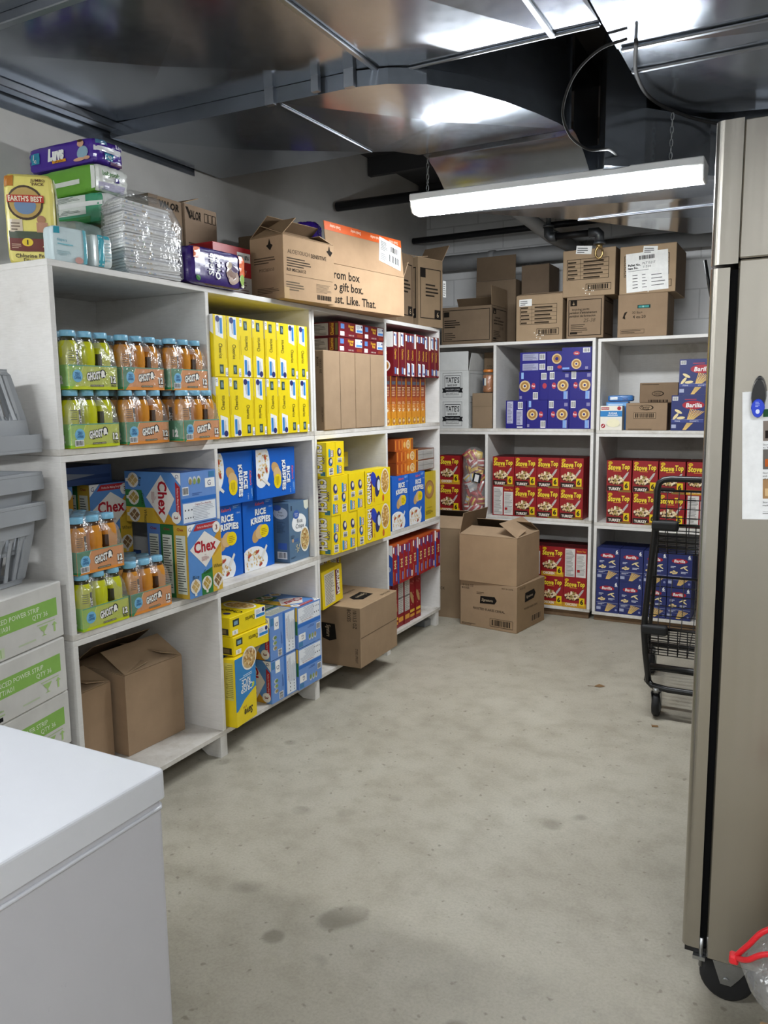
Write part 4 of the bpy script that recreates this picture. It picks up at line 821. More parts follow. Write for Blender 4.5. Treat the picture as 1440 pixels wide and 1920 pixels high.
def sugar_front(f):
    W, H = f.W, f.H
    f.R(0, 0, 1, 1, 'e9e4d8', 1); f.R(0, .56, 1, .8, '2a7fc0', 2); f.R(.04, .84, .4, .95, 'a8202c', 2); f.T('DOMINO' if 0 else 'PREMIUM', .22, .895, .05, WH, 3, .3); f.disc(W*.86, H*.9, W*.09, W*.09, 'a8202c', 2); f.T('SUGAR', .58, .7, .08, WH, 3, .4, bold=.02); f.R(.34, .6, .8, .63, 'dfe9f2', 3)
    f.disc(W*.6, H*.22, W*.34, H*.1, 'd6d2bc', 2); f.disc(W*.6, H*.3, W*.3, H*.17, 'efe9c8', 3, 18); f.disc(W*.14, H*.18, W*.1, W*.1, 'a8202c', 3); f.PL([(.08, .17), (.12, .12), (.2, .22), (.18, .24), (.12, .16), (.1, .19)], WH, 4)
def kraft_passion(f):
    f.R(.06, .9, .55, .91, '4f3f2c', 2); f.disc(f.W*.5, f.H*.83, f.W*.17, f.H*.1, '33291c', 2, 20); f.disc(f.W*.49, f.H*.83, f.W*.145, f.H*.08, 'a88a66', 3, 20); f.T('Passion', .48, .855, .07, '2a2016', 4, .22, bold=.03); f.T('House', .48, .79, .07, '2a2016', 4, .18, bold=.03)
    f.bars(.2, .44, .72, .64, '2a2016', 2, 20, 'a88a66'); f.frame(.19, .43, .73, .65, .002, '2a2016', 3); f.lines(.06, .03, .94, .08, 1, '5f4c36', 2)
def crisp_front(f):
    W, H = f.W, f.H
    f.R(0, 0, 1, 1, 'f0d414', 1); f.PL([(0, .3), (.2, .26), (.5, .1) if 0 else (.5, .16), (1, .42) if 0 else (1, .0)], 'f0d414', 2)
    f.PL([(0, 0), (1, 0), (1, .78), (.9, .77), (.6, .66), (.1, .56), (0, .55)], '2d86c8', 2)
    f.T('CRISP', .46, .5, .1, WH, 4, .6, bold=.02); f.T('RICE', .5, .4, .1, WH, 4, .42, bold=.02); f.lines(.2, .29, .85, .34, 2, 'cfe4f4', 4); f.bowl(W*.3, H*.08, W*.36, H*.17, 'c9ac78', 3, 'efece4', 60, 4)
    f.T('Save', .42, .86, .11, '26221a', 4, .42, bold=.025, shear=.2); f.T('a lot', .6, .77, .04, 'a83c2c', 4, .3); f.disc(W*.16, H*.5, W*.08, H*.03, 'c9d640', 4, 10, 1.0)
def crisp_side(f): f.R(0, 0, 1, 1, 'ecd01a', 1); f.R(.15, .05, .85, .6, 'd9cc62', 2); f.lines(.18, .08, .82, .58, 18, '8a7c20', 3, .35)

# ---- printing on brown cartons
K1, K2, K3, INK = 'a88965', 'a0825e', 'b3936d', '2b231a'
def flap_line(f): f.R(0, .495, 1, .505, '6a533a', 2)
def flakes_case(f):
    f.T('10/13.5 OZ', .14, .9, .045, INK, 2, .22); f.T('BOXES', .1, .84, .045, INK, 2, .14); f.T('FROSTED FLAKES CEREAL', .52, .42, .05, INK, 2, .56, bold=.01); f.PL([(.36, .54), (.62, .56), (.66, .64), (.62, .72), (.37, .7)], '1c1814', 2)
    f.T('Signature', .49, .63, .06, 'c9b08a', 3, .2, shear=.3); f.tube_ = None
    f.lines(.3, .74, .44, .8, 2, '55442f', 2); f.T('BEST BY DATE', .84, .93, .03, INK, 2, .2); f.bars(.55, .08, .93, .24, INK, 2, 22, 'a08058'); f.frame(.54, .07, .94, .25, .002, INK, 3); f.lines(.03, .03, .3, .08, 2, '55442f', 2)
def flakes_side(f): f.PL([(.28, .6), (.6, .62), (.66, .72), (.6, .82), (.29, .8)], '1c1814', 2); f.T('Signature', .44, .71, .06, 'c9b08a', 3, .24, shear=.3); f.T('FROSTED FLAKES CEREAL', .5, .46, .04, INK, 2, .7); f.bars(.5, .1, .88, .26, INK, 2, 14, 'a08058'); f.T('10/13.5 OZ', .2, .93, .04, INK, 2, .3)
def flakes_end(f): f.T('10/13.5 OZ', .86, .9, .045, INK, 2, .22) if 0 else None; q = f.turn(3); q.T('10/13.5 OZ', .2, .92, .05, INK, 2, .3, bold=.01); q.T('BOXES', .14, .84, .05, INK, 2, .2, bold=.01); q.T('FROSTED FLAKES CEREAL', .4, .36, .05, INK, 2, .56, bold=.01); q.PL([(.3, .44), (.56, .46), (.6, .56), (.56, .66), (.31, .64)], '1c1814', 2); q.T('Signature', .43, .55, .06, 'c9b08a', 3, .2, shear=.3); q.T('STORE UPRIGHT', .8, .94, .035, INK, 2, .24)
def valor_face(f): f.T('VALOR', .3, .9, .09, INK, 2, .4, bold=.04, shear=.15); f.PL([(.02, .97), (.1, .97), (.2, .86), (.14, .86)], INK, 2); [f.frame(.6+.13*i, .85, .71+.13*i, .95, .003, INK, 2) for i in range(3)]; f.lines(.08, .5, .36, .62, 3, '5a4936', 2); f.bars(.62, .44, .88, .6, '3f3a2a', 2, 10, '8c8468'); f.T('Diapers/Couches', .5, .13, .06, INK, 2, .8)
def touch_face(f):
    f.T('ALOETOUCH', .29, .76, .065, '5a4936', 2, .42); f.T('SENSITIVE', .68, .75, .065, INK, 2, .38, bold=.01); f.lines(.06, .52, .55, .68, 4, '4a3c2c', 2); f.T('REF MSC263153', .24, .47, .05, INK, 2, .36, bold=.01); f.R(.04, .38, .96, .386, '6a533a', 2); f.lines(.04, .14, .4, .3, 4, '6a5a44', 2); f.bars(.62, .04, .95, .14, INK, 2, 20, None); f.lines(.62, .17, .95, .32, 7, '7a664c', 2, .35); f.PL([(.84, .88), (.92, .8), (.97, .88), (.92, .9), (.9, .98), (.88, .9)], INK, 2)
def touch_side(f): f.PL([(.5, .86), (.62, .78), (.7, .86), (.64, .88), (.6, .97), (.56, .88)], INK, 2); f.lines(.12, .58, .8, .7, 3, '5f4c36', 2); f.T('MSC263153', .5, .48, .05, '3f3222', 2, .6); f.lines(.2, .1, .9, .2, 4, '5f4c36', 2)
def gift_face(f): [f.T(t_, .035, y, .2, INK, 2, w, bold=.02, al='l') for t_, y, w in (('From box', .77, .47), ('to gift box.', .5, .62), ('Just. Like. That.', .2, .72))]
def lab_face(f):
    f.frame(.08, .36, .88, .8, .003, INK, 2)
    for i in range(4): f.R(.08, .44+.085*i, .88, .447+.085*i, INK, 2)
    f.R(.34, .36, .346, .8, INK, 2); f.lines(.1, .38, .3, .8, 5, '3f3222', 2, .4); f.lines(.4, .38, .85, .8, 5, '3f3222', 2, .4, 3); f.bars(.46, .12, .92, .25, INK, 2, 22, None); f.frame(.45, .11, .93, .26, .003, INK, 3)
    g = random.Random(3)
    for i in range(9): f.disc(f.W*g.uniform(.4, .6), f.H*g.uniform(.02, .2), .004, .004, 'e9e2d2', 4, 6)
def pants_face(f):
    f.frame(.05, .06, .94, .93, .004, '1f1a14', 2); f.PL([(.1, .78), (.28, .78), (.28, .92), (.1, .92)], '1f1a14', 2); f.PL([(.15, .83), (.19, .8), (.23, .83), (.2, .84), (.19, .9), (.18, .84)], K2, 3); f.T('training pants', .38, .7, .055, INK, 3, .6, bold=.01); f.T("pantalon d'entrainement", .45, .62, .055, INK, 3, .74, bold=.02); f.T('pantalon de formacion', .43, .54, .055, INK, 3, .7, bold=.02); f.T('25-38', .62, .43, .09, '5a4a36', 3, .34, shear=.2); f.lines(.12, .14, .6, .36, 5, '4a3c2c', 3, .4); f.R(.1, .1, .3, .15, INK, 3)
def size_face(f): f.disc(f.W*.14, f.H*.52, f.W*.06, f.H*.09, INK, 2, 14) if 0 else f.PL([(.1, .45), (.16, .42), (.15, .5), (.2, .6), (.14, .58)], INK, 2); f.T('30 lbs+', .4, .57, .06, INK, 2, .22); f.T('4 ea-20', .44, .47, .07, INK, 2, .26, bold=.01); f.frame(.06, .08, .55, .18, .002, '4a3c2c', 2); f.lines(.08, .1, .5, .17, 2, '4a3c2c', 2); f.R(.4, .66, .66, .74, '14403f', 2); f.R(.42, .675, .63, .725, '2f9a94', 3); f.R(.5, .68, .53, .72, '8fd0c8', 4)
def tall_case(f): f.T('36 x 8 in', .6, .52, .03, INK, 2, .3); f.T('SLIP TOP', .55, .42, .03, INK, 2, .4); f.T('LOW BUTTON BLACK', .5, .33, .03, INK, 2, .7)
def dark_case(f): f.frame(.08, .12, .92, .86, .005, '1c1712', 2); f.R(.1, .72, .3, .86, '1c1712', 2); f.lines(.3, .45, .85, .66, 4, '2b231a', 2); f.R(.66, .12, .92, .26, '1c1712', 3); f.T('6', .79, .19, .08, 'b9a078', 4)
def strip_case(f):
    G1 = '86c232'
    f.R(.0, .42, .93, .74, G1, 1); f.T('1 ADVANCED POWER STRIP', .42, .64, .085, 'eef6dc', 2, .8); f.T('T105M1S2TT/A01', .24, .51, .085, 'eef6dc', 2, .44); f.T('QTY 36', .74, .52, .085, 'eef6dc', 2, .2)
    f.lines(.05, .08, .34, .34, 4, 'b7cf92', 2, .4); f.PL([(.72, .32), (.82, .32), (.79, .24), (.775, .22), (.775, .17), (.8, .15), (.74, .15), (.765, .17), (.765, .22), (.75, .24)], 'a5cc6a', 2); f.PL([(.88, .15), (.9, .15), (.9, .27), (.92, .27), (.89, .33), (.86, .27), (.88, .27)], 'a5cc6a', 2); f.R(.7, .35, .9, .37, 'b7cf92', 2); f.R(.5, .12, .68, .15, 'c4d3ac', 2); f.R(.0, .84, .2, 1, 'd3d0c8', 1)
def strip_case_bars(f): strip_case(f); f.bars(.0, .05, .36, .22, '8fc24a', 2, 16, 'cfe0b4'); f.T('AM 69015', .12, .3, .07, '7fb040', 3, .34)
def strip_case_stamp(f): strip_case(f); f.PL([(.22, .06), (.3, .06), (.3, .13), (.22, .13)], '1c1c1c', 3); f.T('GW: 9.8KG', .16, .33, .06, 'a5b58a', 3, .3); f.T('54x42x19cm', .2, .24, .06, 'a5b58a', 3, .4)

# ------------------------------------------------------------------ goods: helpers
MESH = {}
def shared(key, fn):
    if key not in MESH: MESH[key] = fn().mesh(key)
    return MESH[key]
def put_left(name, key, fn, y, z, x, label, cat, group=None, tw=0.0): return single(name, shared(key, fn), label, cat, (x, y, z), PI/2+R(tw), group)
def put_back(name, key, fn, x, z, y, label, cat, group=None, tw=0.0): return single(name, shared(key, fn), label, cat, (x, y, z), R(tw), group)
nth = lambda i, n: 'leftmost' if i == 0 else ('rightmost' if i == n-1 else ORD[i]+' from the left')

# ------------------------------------------------------------------ drink packs
def bottle_meshes(kind):
    body = 'c6c920' if kind == 'lime' else 'd08a2c'; dark = '3c3a22' if kind == 'lime' else '4a3018'
    prof = [(0.026, 0.0), (0.0305, 0.004), (0.0315, 0.02), (0.0308, 0.03), (0.0318, 0.045), (0.0318, 0.075), (0.0303, 0.08), (0.0318, 0.085), (0.0322, 0.11), (0.0312, 0.128), (0.0285, 0.142), (0.0235, 0.153), (0.022, 0.158), (0.022, 0.166)]
    m = M('gloss'); m.lathe(prof, body, 22, 0, None, [body]*10+[body, dark, dark])
    def wrap(s, a0, z, h, c, w, turn=0, l=0.0007):
        vs, fs, a, b, p, q = text_geo(s, 0.04, 0.1); k = h/0.72
        if (b-a)*k > w: kx = w/(b-a)
        else: kx = k
        pts = []
        for X, Y in vs:
            u, v = (X-(a+b)/2)*kx, (Y-0.36)*k
            if turn: u, v = -v, u
            an = a0+u/0.032; r = 0.0322+l; pts.append((r*math.cos(an), r*math.sin(an), z+v))
        m.mesh_from(pts, fs, c)
    def patch(a0, a1, z0, z1, c, l=0.0004):
        n = 5
        for i in range(n):
            p, q = a0+(a1-a0)*i/n, a0+(a1-a0)*(i+1)/n; r = 0.0322+l
            m.poly([(r*math.cos(p), r*math.sin(p), z0), (r*math.cos(q), r*math.sin(q), z0), (r*math.cos(q), r*math.sin(q), z1), (r*math.cos(p), r*math.sin(p), z1)], c)
    A = -PI/2
    patch(A+.12, A+.5, .025, .125, '1c1c1c', .0003); wrap('GHOST', A+.31, .075, .013, 'f0efe8', .09, 1)
    for k in range(5): patch(A-.75, A-.1, .09+.007*k, .092+.007*k, dark, .0004)
    patch(A+2.4, A+3.4, .05, .115, dark, .0004)
    for k in range(6): patch(A+1.1, A+1.9, .05+.01*k, .054+.01*k, dark, .0004)
    c = M('plastic'); c.lathe([(0.0232, 0.1665), (0.024, 0.168), (0.024, 0.184), (0.0225, 0.1865), (0.01, 0.187)], '86c3e2', 26)
    return m.mesh('bottle'), c.mesh('cap')
BOT = {k: bottle_meshes(k) for k in ('lime', 'orange')}
def tray_mesh(kind, w, d, code):
    main, edge, side = ('c9d41c', '8fc63c', '7fbf3a') if kind == 'lime' else ('e8923a', 'd98a3a', '3a8a5a')
    m = M('card'); t = 0.002; h = 0.078
    m.box(-w/2, 0, 0, w/2, d, t, main)
    m.box(-w/2, 0, t, w/2, t, h, main); m.box(-w/2, d-t, t, w/2, d, h, side); m.box(-w/2, t, t, -w/2+t, d-t, h, side); m.box(w/2-t, t, t, w/2, d-t, h, side)
    fs = faces(m, w, d, h); f = fs['front']; W, H = f.W, f.H
    f.PL([(0, 0), (.04, 0), (.22, .45), (.24, .7), (.3, 1), (0, 1)], side if kind != 'lime' else '9fce3a', 1)
    f.PL([(.22, .45), (.24, .7), (.3, 1), (.315, 1), (.255, .7), (.235, .43)], 'f0d9a8' if kind != 'lime' else 'e3e86a', 2)
    f.R(0, .96, 1, 1, '5f9f8a', 3); f.disc(W*.17, H*.55, H*.26, H*.26, '79b9dc', 3); f.T('ZERO', .17, .63, .13, '2f5f96', 4, .1, bold=.03); f.T('CAFFEINE', .17, .48, .11, '2f5f96', 4, .13, bold=.03)
    f.PL([(.3, .3), (.5, .34), (.74, .6), (.74, .86), (.6, .84), (.33, .78)], '17150f', 3) if 0 else None
    for dx, dy, c, l, b in ((.0, -.01, '15130f', 3, .13), (.0, .0, 'f3f1ea', 4, .05)):
        f.txt('GHOST', W*(.5+dx), H*(.57+dy), H*.3, c, l, W*.29, b, .25, .12)
    f.disc(W*.69, H*.66, H*.17, H*.19, '15130f', 3, 14); f.disc(W*.69, H*.68, H*.1, H*.13, 'f3f1ea', 4, 12); f.PL([(.645, .6), (.735, .62), (.745, .5), (.7, .54), (.66, .48)], 'f3f1ea', 4)
    f.R(.42, .12, .7, .2, '3a3420', 3); f.T('HYDRATION DRINK', .56, .16, .06, 'e9e4c8', 4, .26); f.T('12', .91, .42, .27, '15130f', 3, .12, bold=.12); f.T('12', .91, .43, .26, 'f3f1ea', 4, .11, bold=.05); f.T('PACK', .91, .17, .1, 'f3f1ea' if kind != 'lime' else '3a3420', 4, .1, bold=.04)
    if code: f.bars(.06, .08, .24, .34, l=4, n=12)
    for nm in ('left', 'right'):
        g = fs[nm]; g.disc(g.W*.2, g.H*.5, g.H*.28, g.H*.28, '79b9dc', 1); g.T('GHOST', .5, .55, .3, 'f3f1ea', 2, .3, bold=.06); g.T('12', .85, .4, .3, 'f3f1ea', 2, .1, bold=.08)
    return m
def film_mesh(w, d):
    """shrink film: loose shell from the tray's rim over the bottle tops with an opening at each end"""
    m = M('film'); g = random.Random(int(w*1e4)); e = 0.001
    lev = [(0.01, w/2+e, e), (0.076, w/2+e, e), (0.1, w/2-.002, -.002), (0.135, w/2-.004, -.006), (0.162, w/2-.018, -.022), (0.183, w/2-.026, -.03), (0.1895, w/2-.036, -.036)]
    rings = []
    for z, a, b in lev:
        P = []
        nx, ny = 10, 10
        pts = [(-a+2*a*i/nx, -b, 'f') for i in range(nx)]+[(a, -b+(d+2*b)*i/ny, 's') for i in range(ny)]+[(a-2*a*i/nx, d+b, 'b') for i in range(nx)]+[(-a, d+b-(d+2*b)*i/ny, 's') for i in range(ny)]
        for x, y, q in pts:
            j = 0.0035 if .09 < z < .18 else 0.0
            P.append((x+(g.uniform(-j, j) if q != 's' else -abs(g.uniform(0, j))*(1 if x > 0 else -1)), y+g.uniform(-j, j), z))
        rings.append(P)
    n = len(rings[0])
    for r0, r1 in zip(rings, rings[1:]):
        for i in range(n):
            mid = r0[i][2]
            a = (r0[i][1]+r0[(i+1) % n][1])/2
            if r0[i][1] < 0.02 and abs((r0[i][0]+r0[(i+1) % n][0])/2) < w*.2 and .07 < mid < .13 and r0[(i+1) % n][1] < .02: continue   # pulled-open mouth in the front
            m.poly([r0[i], r0[(i+1) % n], r1[(i+1) % n], r1[i]], 'ffffff', 0, True)
    m.poly(rings[-1], 'ffffff')
    # merge for smooth shading
    return m
def weld(me, dist=0.0004):
    b = bmesh.new(); b.from_mesh(me); bmesh.ops.remove_doubles(b, verts=b.verts, dist=dist); b.to_mesh(me); b.free(); return me
for o in weld_later: weld(o.data)
def drink_pack(kind, code, y, z, x, label, film=True, tw=0.0):
    w, d = 0.203, 0.272
    t = thing('drink_pack', label, 'drink pack', (x, y, z), PI/2+R(tw), 'shrink-wrapped packs of bottled drinks')
    obj('tray', shared('tray_%s_%d' % (kind, code), lambda: tray_mesh(kind, w, d, code)), t)
    for j in range(4):
        for i in range(3):
            b = obj('bottle', BOT[kind][0], t, (-0.0665+0.0665*i, 0.0355+0.067*j, 0.0025), ((i*7+j*5) % 6)*R(60)+R((i*3+j) % 5*9)); obj('cap', BOT[kind][1], b)
    if film: obj('shrink_film', MESH.setdefault('shrink_film', weld(film_mesh(w, d).mesh('shrink_film'))), t)
    return t
z1, z2, z3 = FL[2]+.0006, FL[1]+.0006, FL[0]+.0006
drink_pack('lime', 1, -.945, z1, .006, 'lime-green bottle pack at the bottom left of the top shelf, under another lime pack')
drink_pack('orange', 1, -.712, z1, .012, 'orange bottle pack in the middle of the lower tier on the top shelf', True, -1.5)
drink_pack('orange', 1, -.4745, z1, .055, 'orange bottle pack overhanging the shelf edge beside the yellow boxes, lower tier', True, 0)
drink_pack('lime', 0, -.938, z1+.1895, .004, 'lime-green bottle pack on top of another lime pack, upper tier of top shelf')
drink_pack('orange', 0, -.706, z1+.1895, .0, 'orange bottle pack in the middle of the upper tier, beside the lime pack', True, 1)
drink_pack('orange', 1, -.4835, z1+.1895, .015, 'orange bottle pack on the right end of the upper tier, near the divider', True, 0)
drink_pack('lime', 0, -.946, z2, .004, 'lime-green bottle pack on the middle shelf below an orange pack')
drink_pack('orange', 1, -.946, z2+.1895, -.006, 'orange bottle pack standing on the lime pack of the middle shelf', True, 0)
drink_pack('orange', 0, -.731, z2, .004, 'orange bottle pack on the middle shelf next to the square-cereal boxes', True, 0)

# ------------------------------------------------------------------ column B top: yellow ring cereal
GR = 'yellow oat-ring cereal boxes standing in two layers'
ring = lambda q: (lambda: carton(.082, .19, .2425, Y1, {'front': (ring_spine, q), 'left': (ring_side, 0), 'right': (ring_front, 0)}))
for r, pat in enumerate(('22002200', '00222200')):
    for i in range(8):
        q = 2 if pat[i] == '2' else 0
        y = -.2965+.0845*i+(.001 if i % 2 else 0)
        put_left('cereal_box', 'ring_box_%d' % q, ring(q), y, z1+.2435*r, .015-.004*(i//2 % 2), 'yellow oat-ring cereal box, %s in the %s layer of the top shelf' % (nth(i, 8), ('lower', 'upper')[r]), 'cereal box', GR)

# ------------------------------------------------------------------ column A middle: square cereal
sq = lambda: carton(.2, .2, .288, '5b86c8', {'front': (square_front, 0), 'left': (square_stripes, 0), 'right': (square_back, 0), 'top': (square_top, 0)})
put_left('cereal_box', 'square_box', sq, -.45, z2, .022, 'tall square-cereal box standing at the front of the middle shelf, another lying on it', 'cereal box', None, 1)
sqs = lambda: carton(.2, .288, .2, '5b86c8', {'front': (square_back, 0), 'left': (square_front, 3), 'top': (square_stripes, 1), 'right': (square_top, 0)})
sqs2 = lambda: carton(.2, .288, .2, '5b86c8', {'front': (square_back, 1), 'left': (square_front, 3), 'top': (square_stripes, 1), 'right': (square_top, 0)})
sqs3 = lambda: carton(.2, .288, .2, '5b86c8', {'front': (square_back, 2), 'left': (square_stripes, 1), 'top': (square_front, 2), 'right': (square_top, 0)})
put_left('cereal_box', 'square_box_lying_side', lambda: carton(.2, .288, .2, '5b86c8', {'front': (square_back, 0), 'left': (square_front, 3), 'top': (square_top, 1)}), -.459, z2+.29, .012, 'square-cereal box lying on its back on top of the standing one, bar code facing out', 'cereal box', None, 0)
put_left('cereal_box', 'square_box', sq, -.61, z2+.158, -.305, 'square-cereal box with the white diamond showing, behind the orange bottle packs', 'cereal box', None, -2)
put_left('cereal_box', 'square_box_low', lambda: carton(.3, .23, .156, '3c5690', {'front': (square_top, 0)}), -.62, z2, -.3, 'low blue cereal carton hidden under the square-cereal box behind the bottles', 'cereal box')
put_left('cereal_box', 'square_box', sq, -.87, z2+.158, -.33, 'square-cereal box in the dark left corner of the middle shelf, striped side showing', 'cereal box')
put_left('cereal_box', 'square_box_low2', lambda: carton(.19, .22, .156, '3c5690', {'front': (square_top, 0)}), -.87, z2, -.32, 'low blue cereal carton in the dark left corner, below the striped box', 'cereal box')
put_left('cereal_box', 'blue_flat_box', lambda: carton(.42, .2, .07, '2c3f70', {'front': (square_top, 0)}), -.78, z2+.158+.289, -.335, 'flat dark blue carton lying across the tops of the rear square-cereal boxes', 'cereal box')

# ------------------------------------------------------------------ column B middle: crisped rice
kr = lambda: carton(.224, .078, .318, '0a5cbe', {'front': (krisp_front, 0), 'left': (krisp_side, 0)})
krl = lambda: carton(.3, .078, .222, '0a5cbe', {'front': (krisp_front, 3), 'left': (krisp_side, 1)})
put_left('cereal_box', 'krisp_box', kr, -.196, z2, -.082, 'blue crisped-rice box standing second in line behind the square-cereal box, partly hidden', 'cereal box')
put_left('cereal_box', 'krisp_box', kr, .039, z2, -.082, 'blue crisped-rice box standing in full view beside the grey-blue rice box', 'cereal box')
put_left('cereal_box', 'krisp_box', kr, .255, z2, -.26, 'blue crisped-rice box peeking over the grey-blue rice box', 'cereal box', None, -3)
put_left('cereal_box', 'krisp_box_lying', krl, -.168, z2+.3205, -.06, 'blue crisped-rice box lying on its side on the left, lettering running downwards', 'cereal box', None, 0)
put_left('cereal_box', 'krisp_box_lying', krl, .135, z2+.3205, -.045, 'blue crisped-rice box lying on its side on the right, under the shelf board', 'cereal box', None, 0)
put_left('cereal_box', 'puffed_box', lambda: carton(.176, .09, .282, '54708c', {'front': (puffed_front, 0), 'left': (puffed_side, 0)}), .279, z2, -.025, 'grey-blue rice cereal box with a white oval and a bowl', 'cereal box', None, 2)

# ------------------------------------------------------------------ column B bottom
put_left('cereal_box', 'crisp_box', lambda: carton(.162, .06, .296, 'ecd01a', {'front': (crisp_front, 2), 'left': (crisp_side, 2)}), -.232, z3, .026, 'yellow and blue rice box standing upside down on the bottom shelf', 'cereal box', None, 6)
for k in range(2):
    put_left('cereal_box', 'ring_box_lying', lambda: carton(.248, .2, .082, Y1, {'front': (ring_spine_lying, 0), 'left': (ring_end, 0), 'top': (ring_front, 1)}), -.158-.005*k, z3+.2985+.0845*k, .008-.01*k, 'yellow oat-ring box lying flat, %s of two on the upside-down rice box' % ('lower', 'upper')[k], 'cereal box')
for c, y in ((0, .0695), (1, .271)):
    for k in range(2):
        fn, key = ((sqs2, 'square_lying_b'), (sqs3, 'square_lying_c'))[c]
        put_left('cereal_box', key, fn, y, z3+.203*k, .012+.012*c, 'blue square-cereal box lying down, %s of the %s stack on the bottom shelf' % (('lower', 'upper')[k], ('left', 'right')[c]), 'cereal box', None, 0)

# ------------------------------------------------------------------ cartons with flaps
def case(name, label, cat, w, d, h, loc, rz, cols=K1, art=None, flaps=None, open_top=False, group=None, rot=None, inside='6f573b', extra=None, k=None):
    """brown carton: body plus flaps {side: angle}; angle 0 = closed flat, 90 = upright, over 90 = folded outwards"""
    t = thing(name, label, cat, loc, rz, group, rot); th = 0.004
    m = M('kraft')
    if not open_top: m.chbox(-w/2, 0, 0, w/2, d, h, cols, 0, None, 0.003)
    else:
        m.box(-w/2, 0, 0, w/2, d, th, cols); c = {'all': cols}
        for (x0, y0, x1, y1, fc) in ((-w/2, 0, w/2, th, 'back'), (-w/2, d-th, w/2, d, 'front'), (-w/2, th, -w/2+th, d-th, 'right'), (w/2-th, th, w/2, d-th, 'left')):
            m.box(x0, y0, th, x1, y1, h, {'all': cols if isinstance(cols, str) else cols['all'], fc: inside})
    fs = faces(m, w, d, h)
    for nm, a in (art or {}).items():
        fn, q = a if isinstance(a, tuple) else (a, 0)
        fn(fs[nm].turn(q))
    obj('body', m, t)
    for sd, spec in (flaps or {}).items():
        ang, L = spec[0], spec[1]; col = spec[2] if len(spec) > 2 else K3
        W = w if sd in ('front', 'back') else d
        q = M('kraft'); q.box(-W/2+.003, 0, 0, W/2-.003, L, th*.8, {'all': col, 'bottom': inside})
        if len(spec) > 3: spec[3](Face(q, (W/2-.003, L, -.0003), (-1, 0, 0), (0, -1, 0), W-.006, L)) if spec[4] == 'out' else spec[3](Face(q, (-W/2+.003, 0, th*.8), (1, 0, 0), (0, 1, 0), W-.006, L))
        a = R(ang)
        base = {'front': ((0, 0.001, h+.001), 0), 'back': ((0, d-.001, h+.001), PI), 'left': ((-w/2+.001, d/2, h+.001), -PI/2), 'right': ((w/2-.001, d/2, h+.001), PI/2)}[sd]
        o = obj('flap', q, t); o.location = base[0]; o.rotation_euler = (a, 0, base[1])
    for e in (extra or []): e(t)
    return t
def label_part(t, x, y, z, w, h, art, ry=0.0, nm='label', mat='matte', col='f1f1ee'):
    q = M(mat); q.box(0, -.0008, 0, w, 0, h, col); art(Face(q, (0, -.0008, 0), (1, 0, 0), (0, 0, 1), w, h, None, 0, .0002)); o = obj(nm, q, t); o.location = (x, y, z); o.rotation_euler = (0, ry, 0); return o
def tape_part(t, x0, y, z0, x1, z1):
    q = M('gloss'); q.box(x0, y-.0006, z0, x1, y, z1, 'b79a72'); return obj('tape', q, t)

# column A bottom
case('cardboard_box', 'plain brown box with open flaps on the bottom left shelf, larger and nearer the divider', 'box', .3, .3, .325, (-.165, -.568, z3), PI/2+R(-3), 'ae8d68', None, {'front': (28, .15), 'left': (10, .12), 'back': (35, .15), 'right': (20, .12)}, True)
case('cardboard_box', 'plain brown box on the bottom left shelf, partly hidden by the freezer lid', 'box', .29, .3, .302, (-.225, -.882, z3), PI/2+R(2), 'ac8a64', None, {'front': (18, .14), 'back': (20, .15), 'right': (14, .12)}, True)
# column C top: cases on end
for k, y in enumerate((.637, .953)):
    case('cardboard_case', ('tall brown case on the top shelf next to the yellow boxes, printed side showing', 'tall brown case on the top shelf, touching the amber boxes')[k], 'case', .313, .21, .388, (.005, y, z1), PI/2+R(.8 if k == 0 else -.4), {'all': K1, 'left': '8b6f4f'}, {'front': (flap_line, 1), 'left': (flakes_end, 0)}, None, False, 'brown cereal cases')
ml = lambda: carton(.25, .19, .073, '6d1622', {'front': (maroon_lying, 0), 'left': (maroon_end, 0)})
for s, y in ((0, .765), (1, 1.006)):
    for k in range(2):
        put_left('cereal_box', 'maroon_lying_%d' % s, (ml if s == 0 else (lambda: carton(.226, .19, .073, '6d1622', {'front': (maroon_lying, 0)}))), y, z1+.3895+.0738*k, -.004+.004*k, 'maroon cereal box lying flat on the brown cases, %s of the %s pair' % (('lower', 'upper')[k], ('left', 'right')[s]), 'cereal box')
# column D top
for i in range(8):
    put_left('cereal_box', 'amber_box', lambda: carton(.0635, .19, .279, 'c26f22', {'front': (amber_spine, 0), 'left': (amber_spine, 0)}), 1.19+.0655*i-.004, z1, -.012+.004*(i % 3), 'amber cereal box standing spine out on the top right shelf, %s' % nth(i, 8), 'cereal box', 'amber cereal boxes under the maroon ones')
for i in range(9):
    q = 2 if 2 <= i <= 5 else 0
    put_left('cereal_box', 'maroon_box_%d' % q, (lambda q=q: carton(.067, .19, .248, '6d1622', {'front': (maroon_spine, q), 'left': (maroon_face, 0)})), 1.268+.0694*i, z1+.2798, .0+.005*((i*2) % 3), 'maroon cereal box standing spine out above the amber ones, %s' % nth(i, 9), 'cereal box', 'maroon cereal boxes standing on the amber ones')

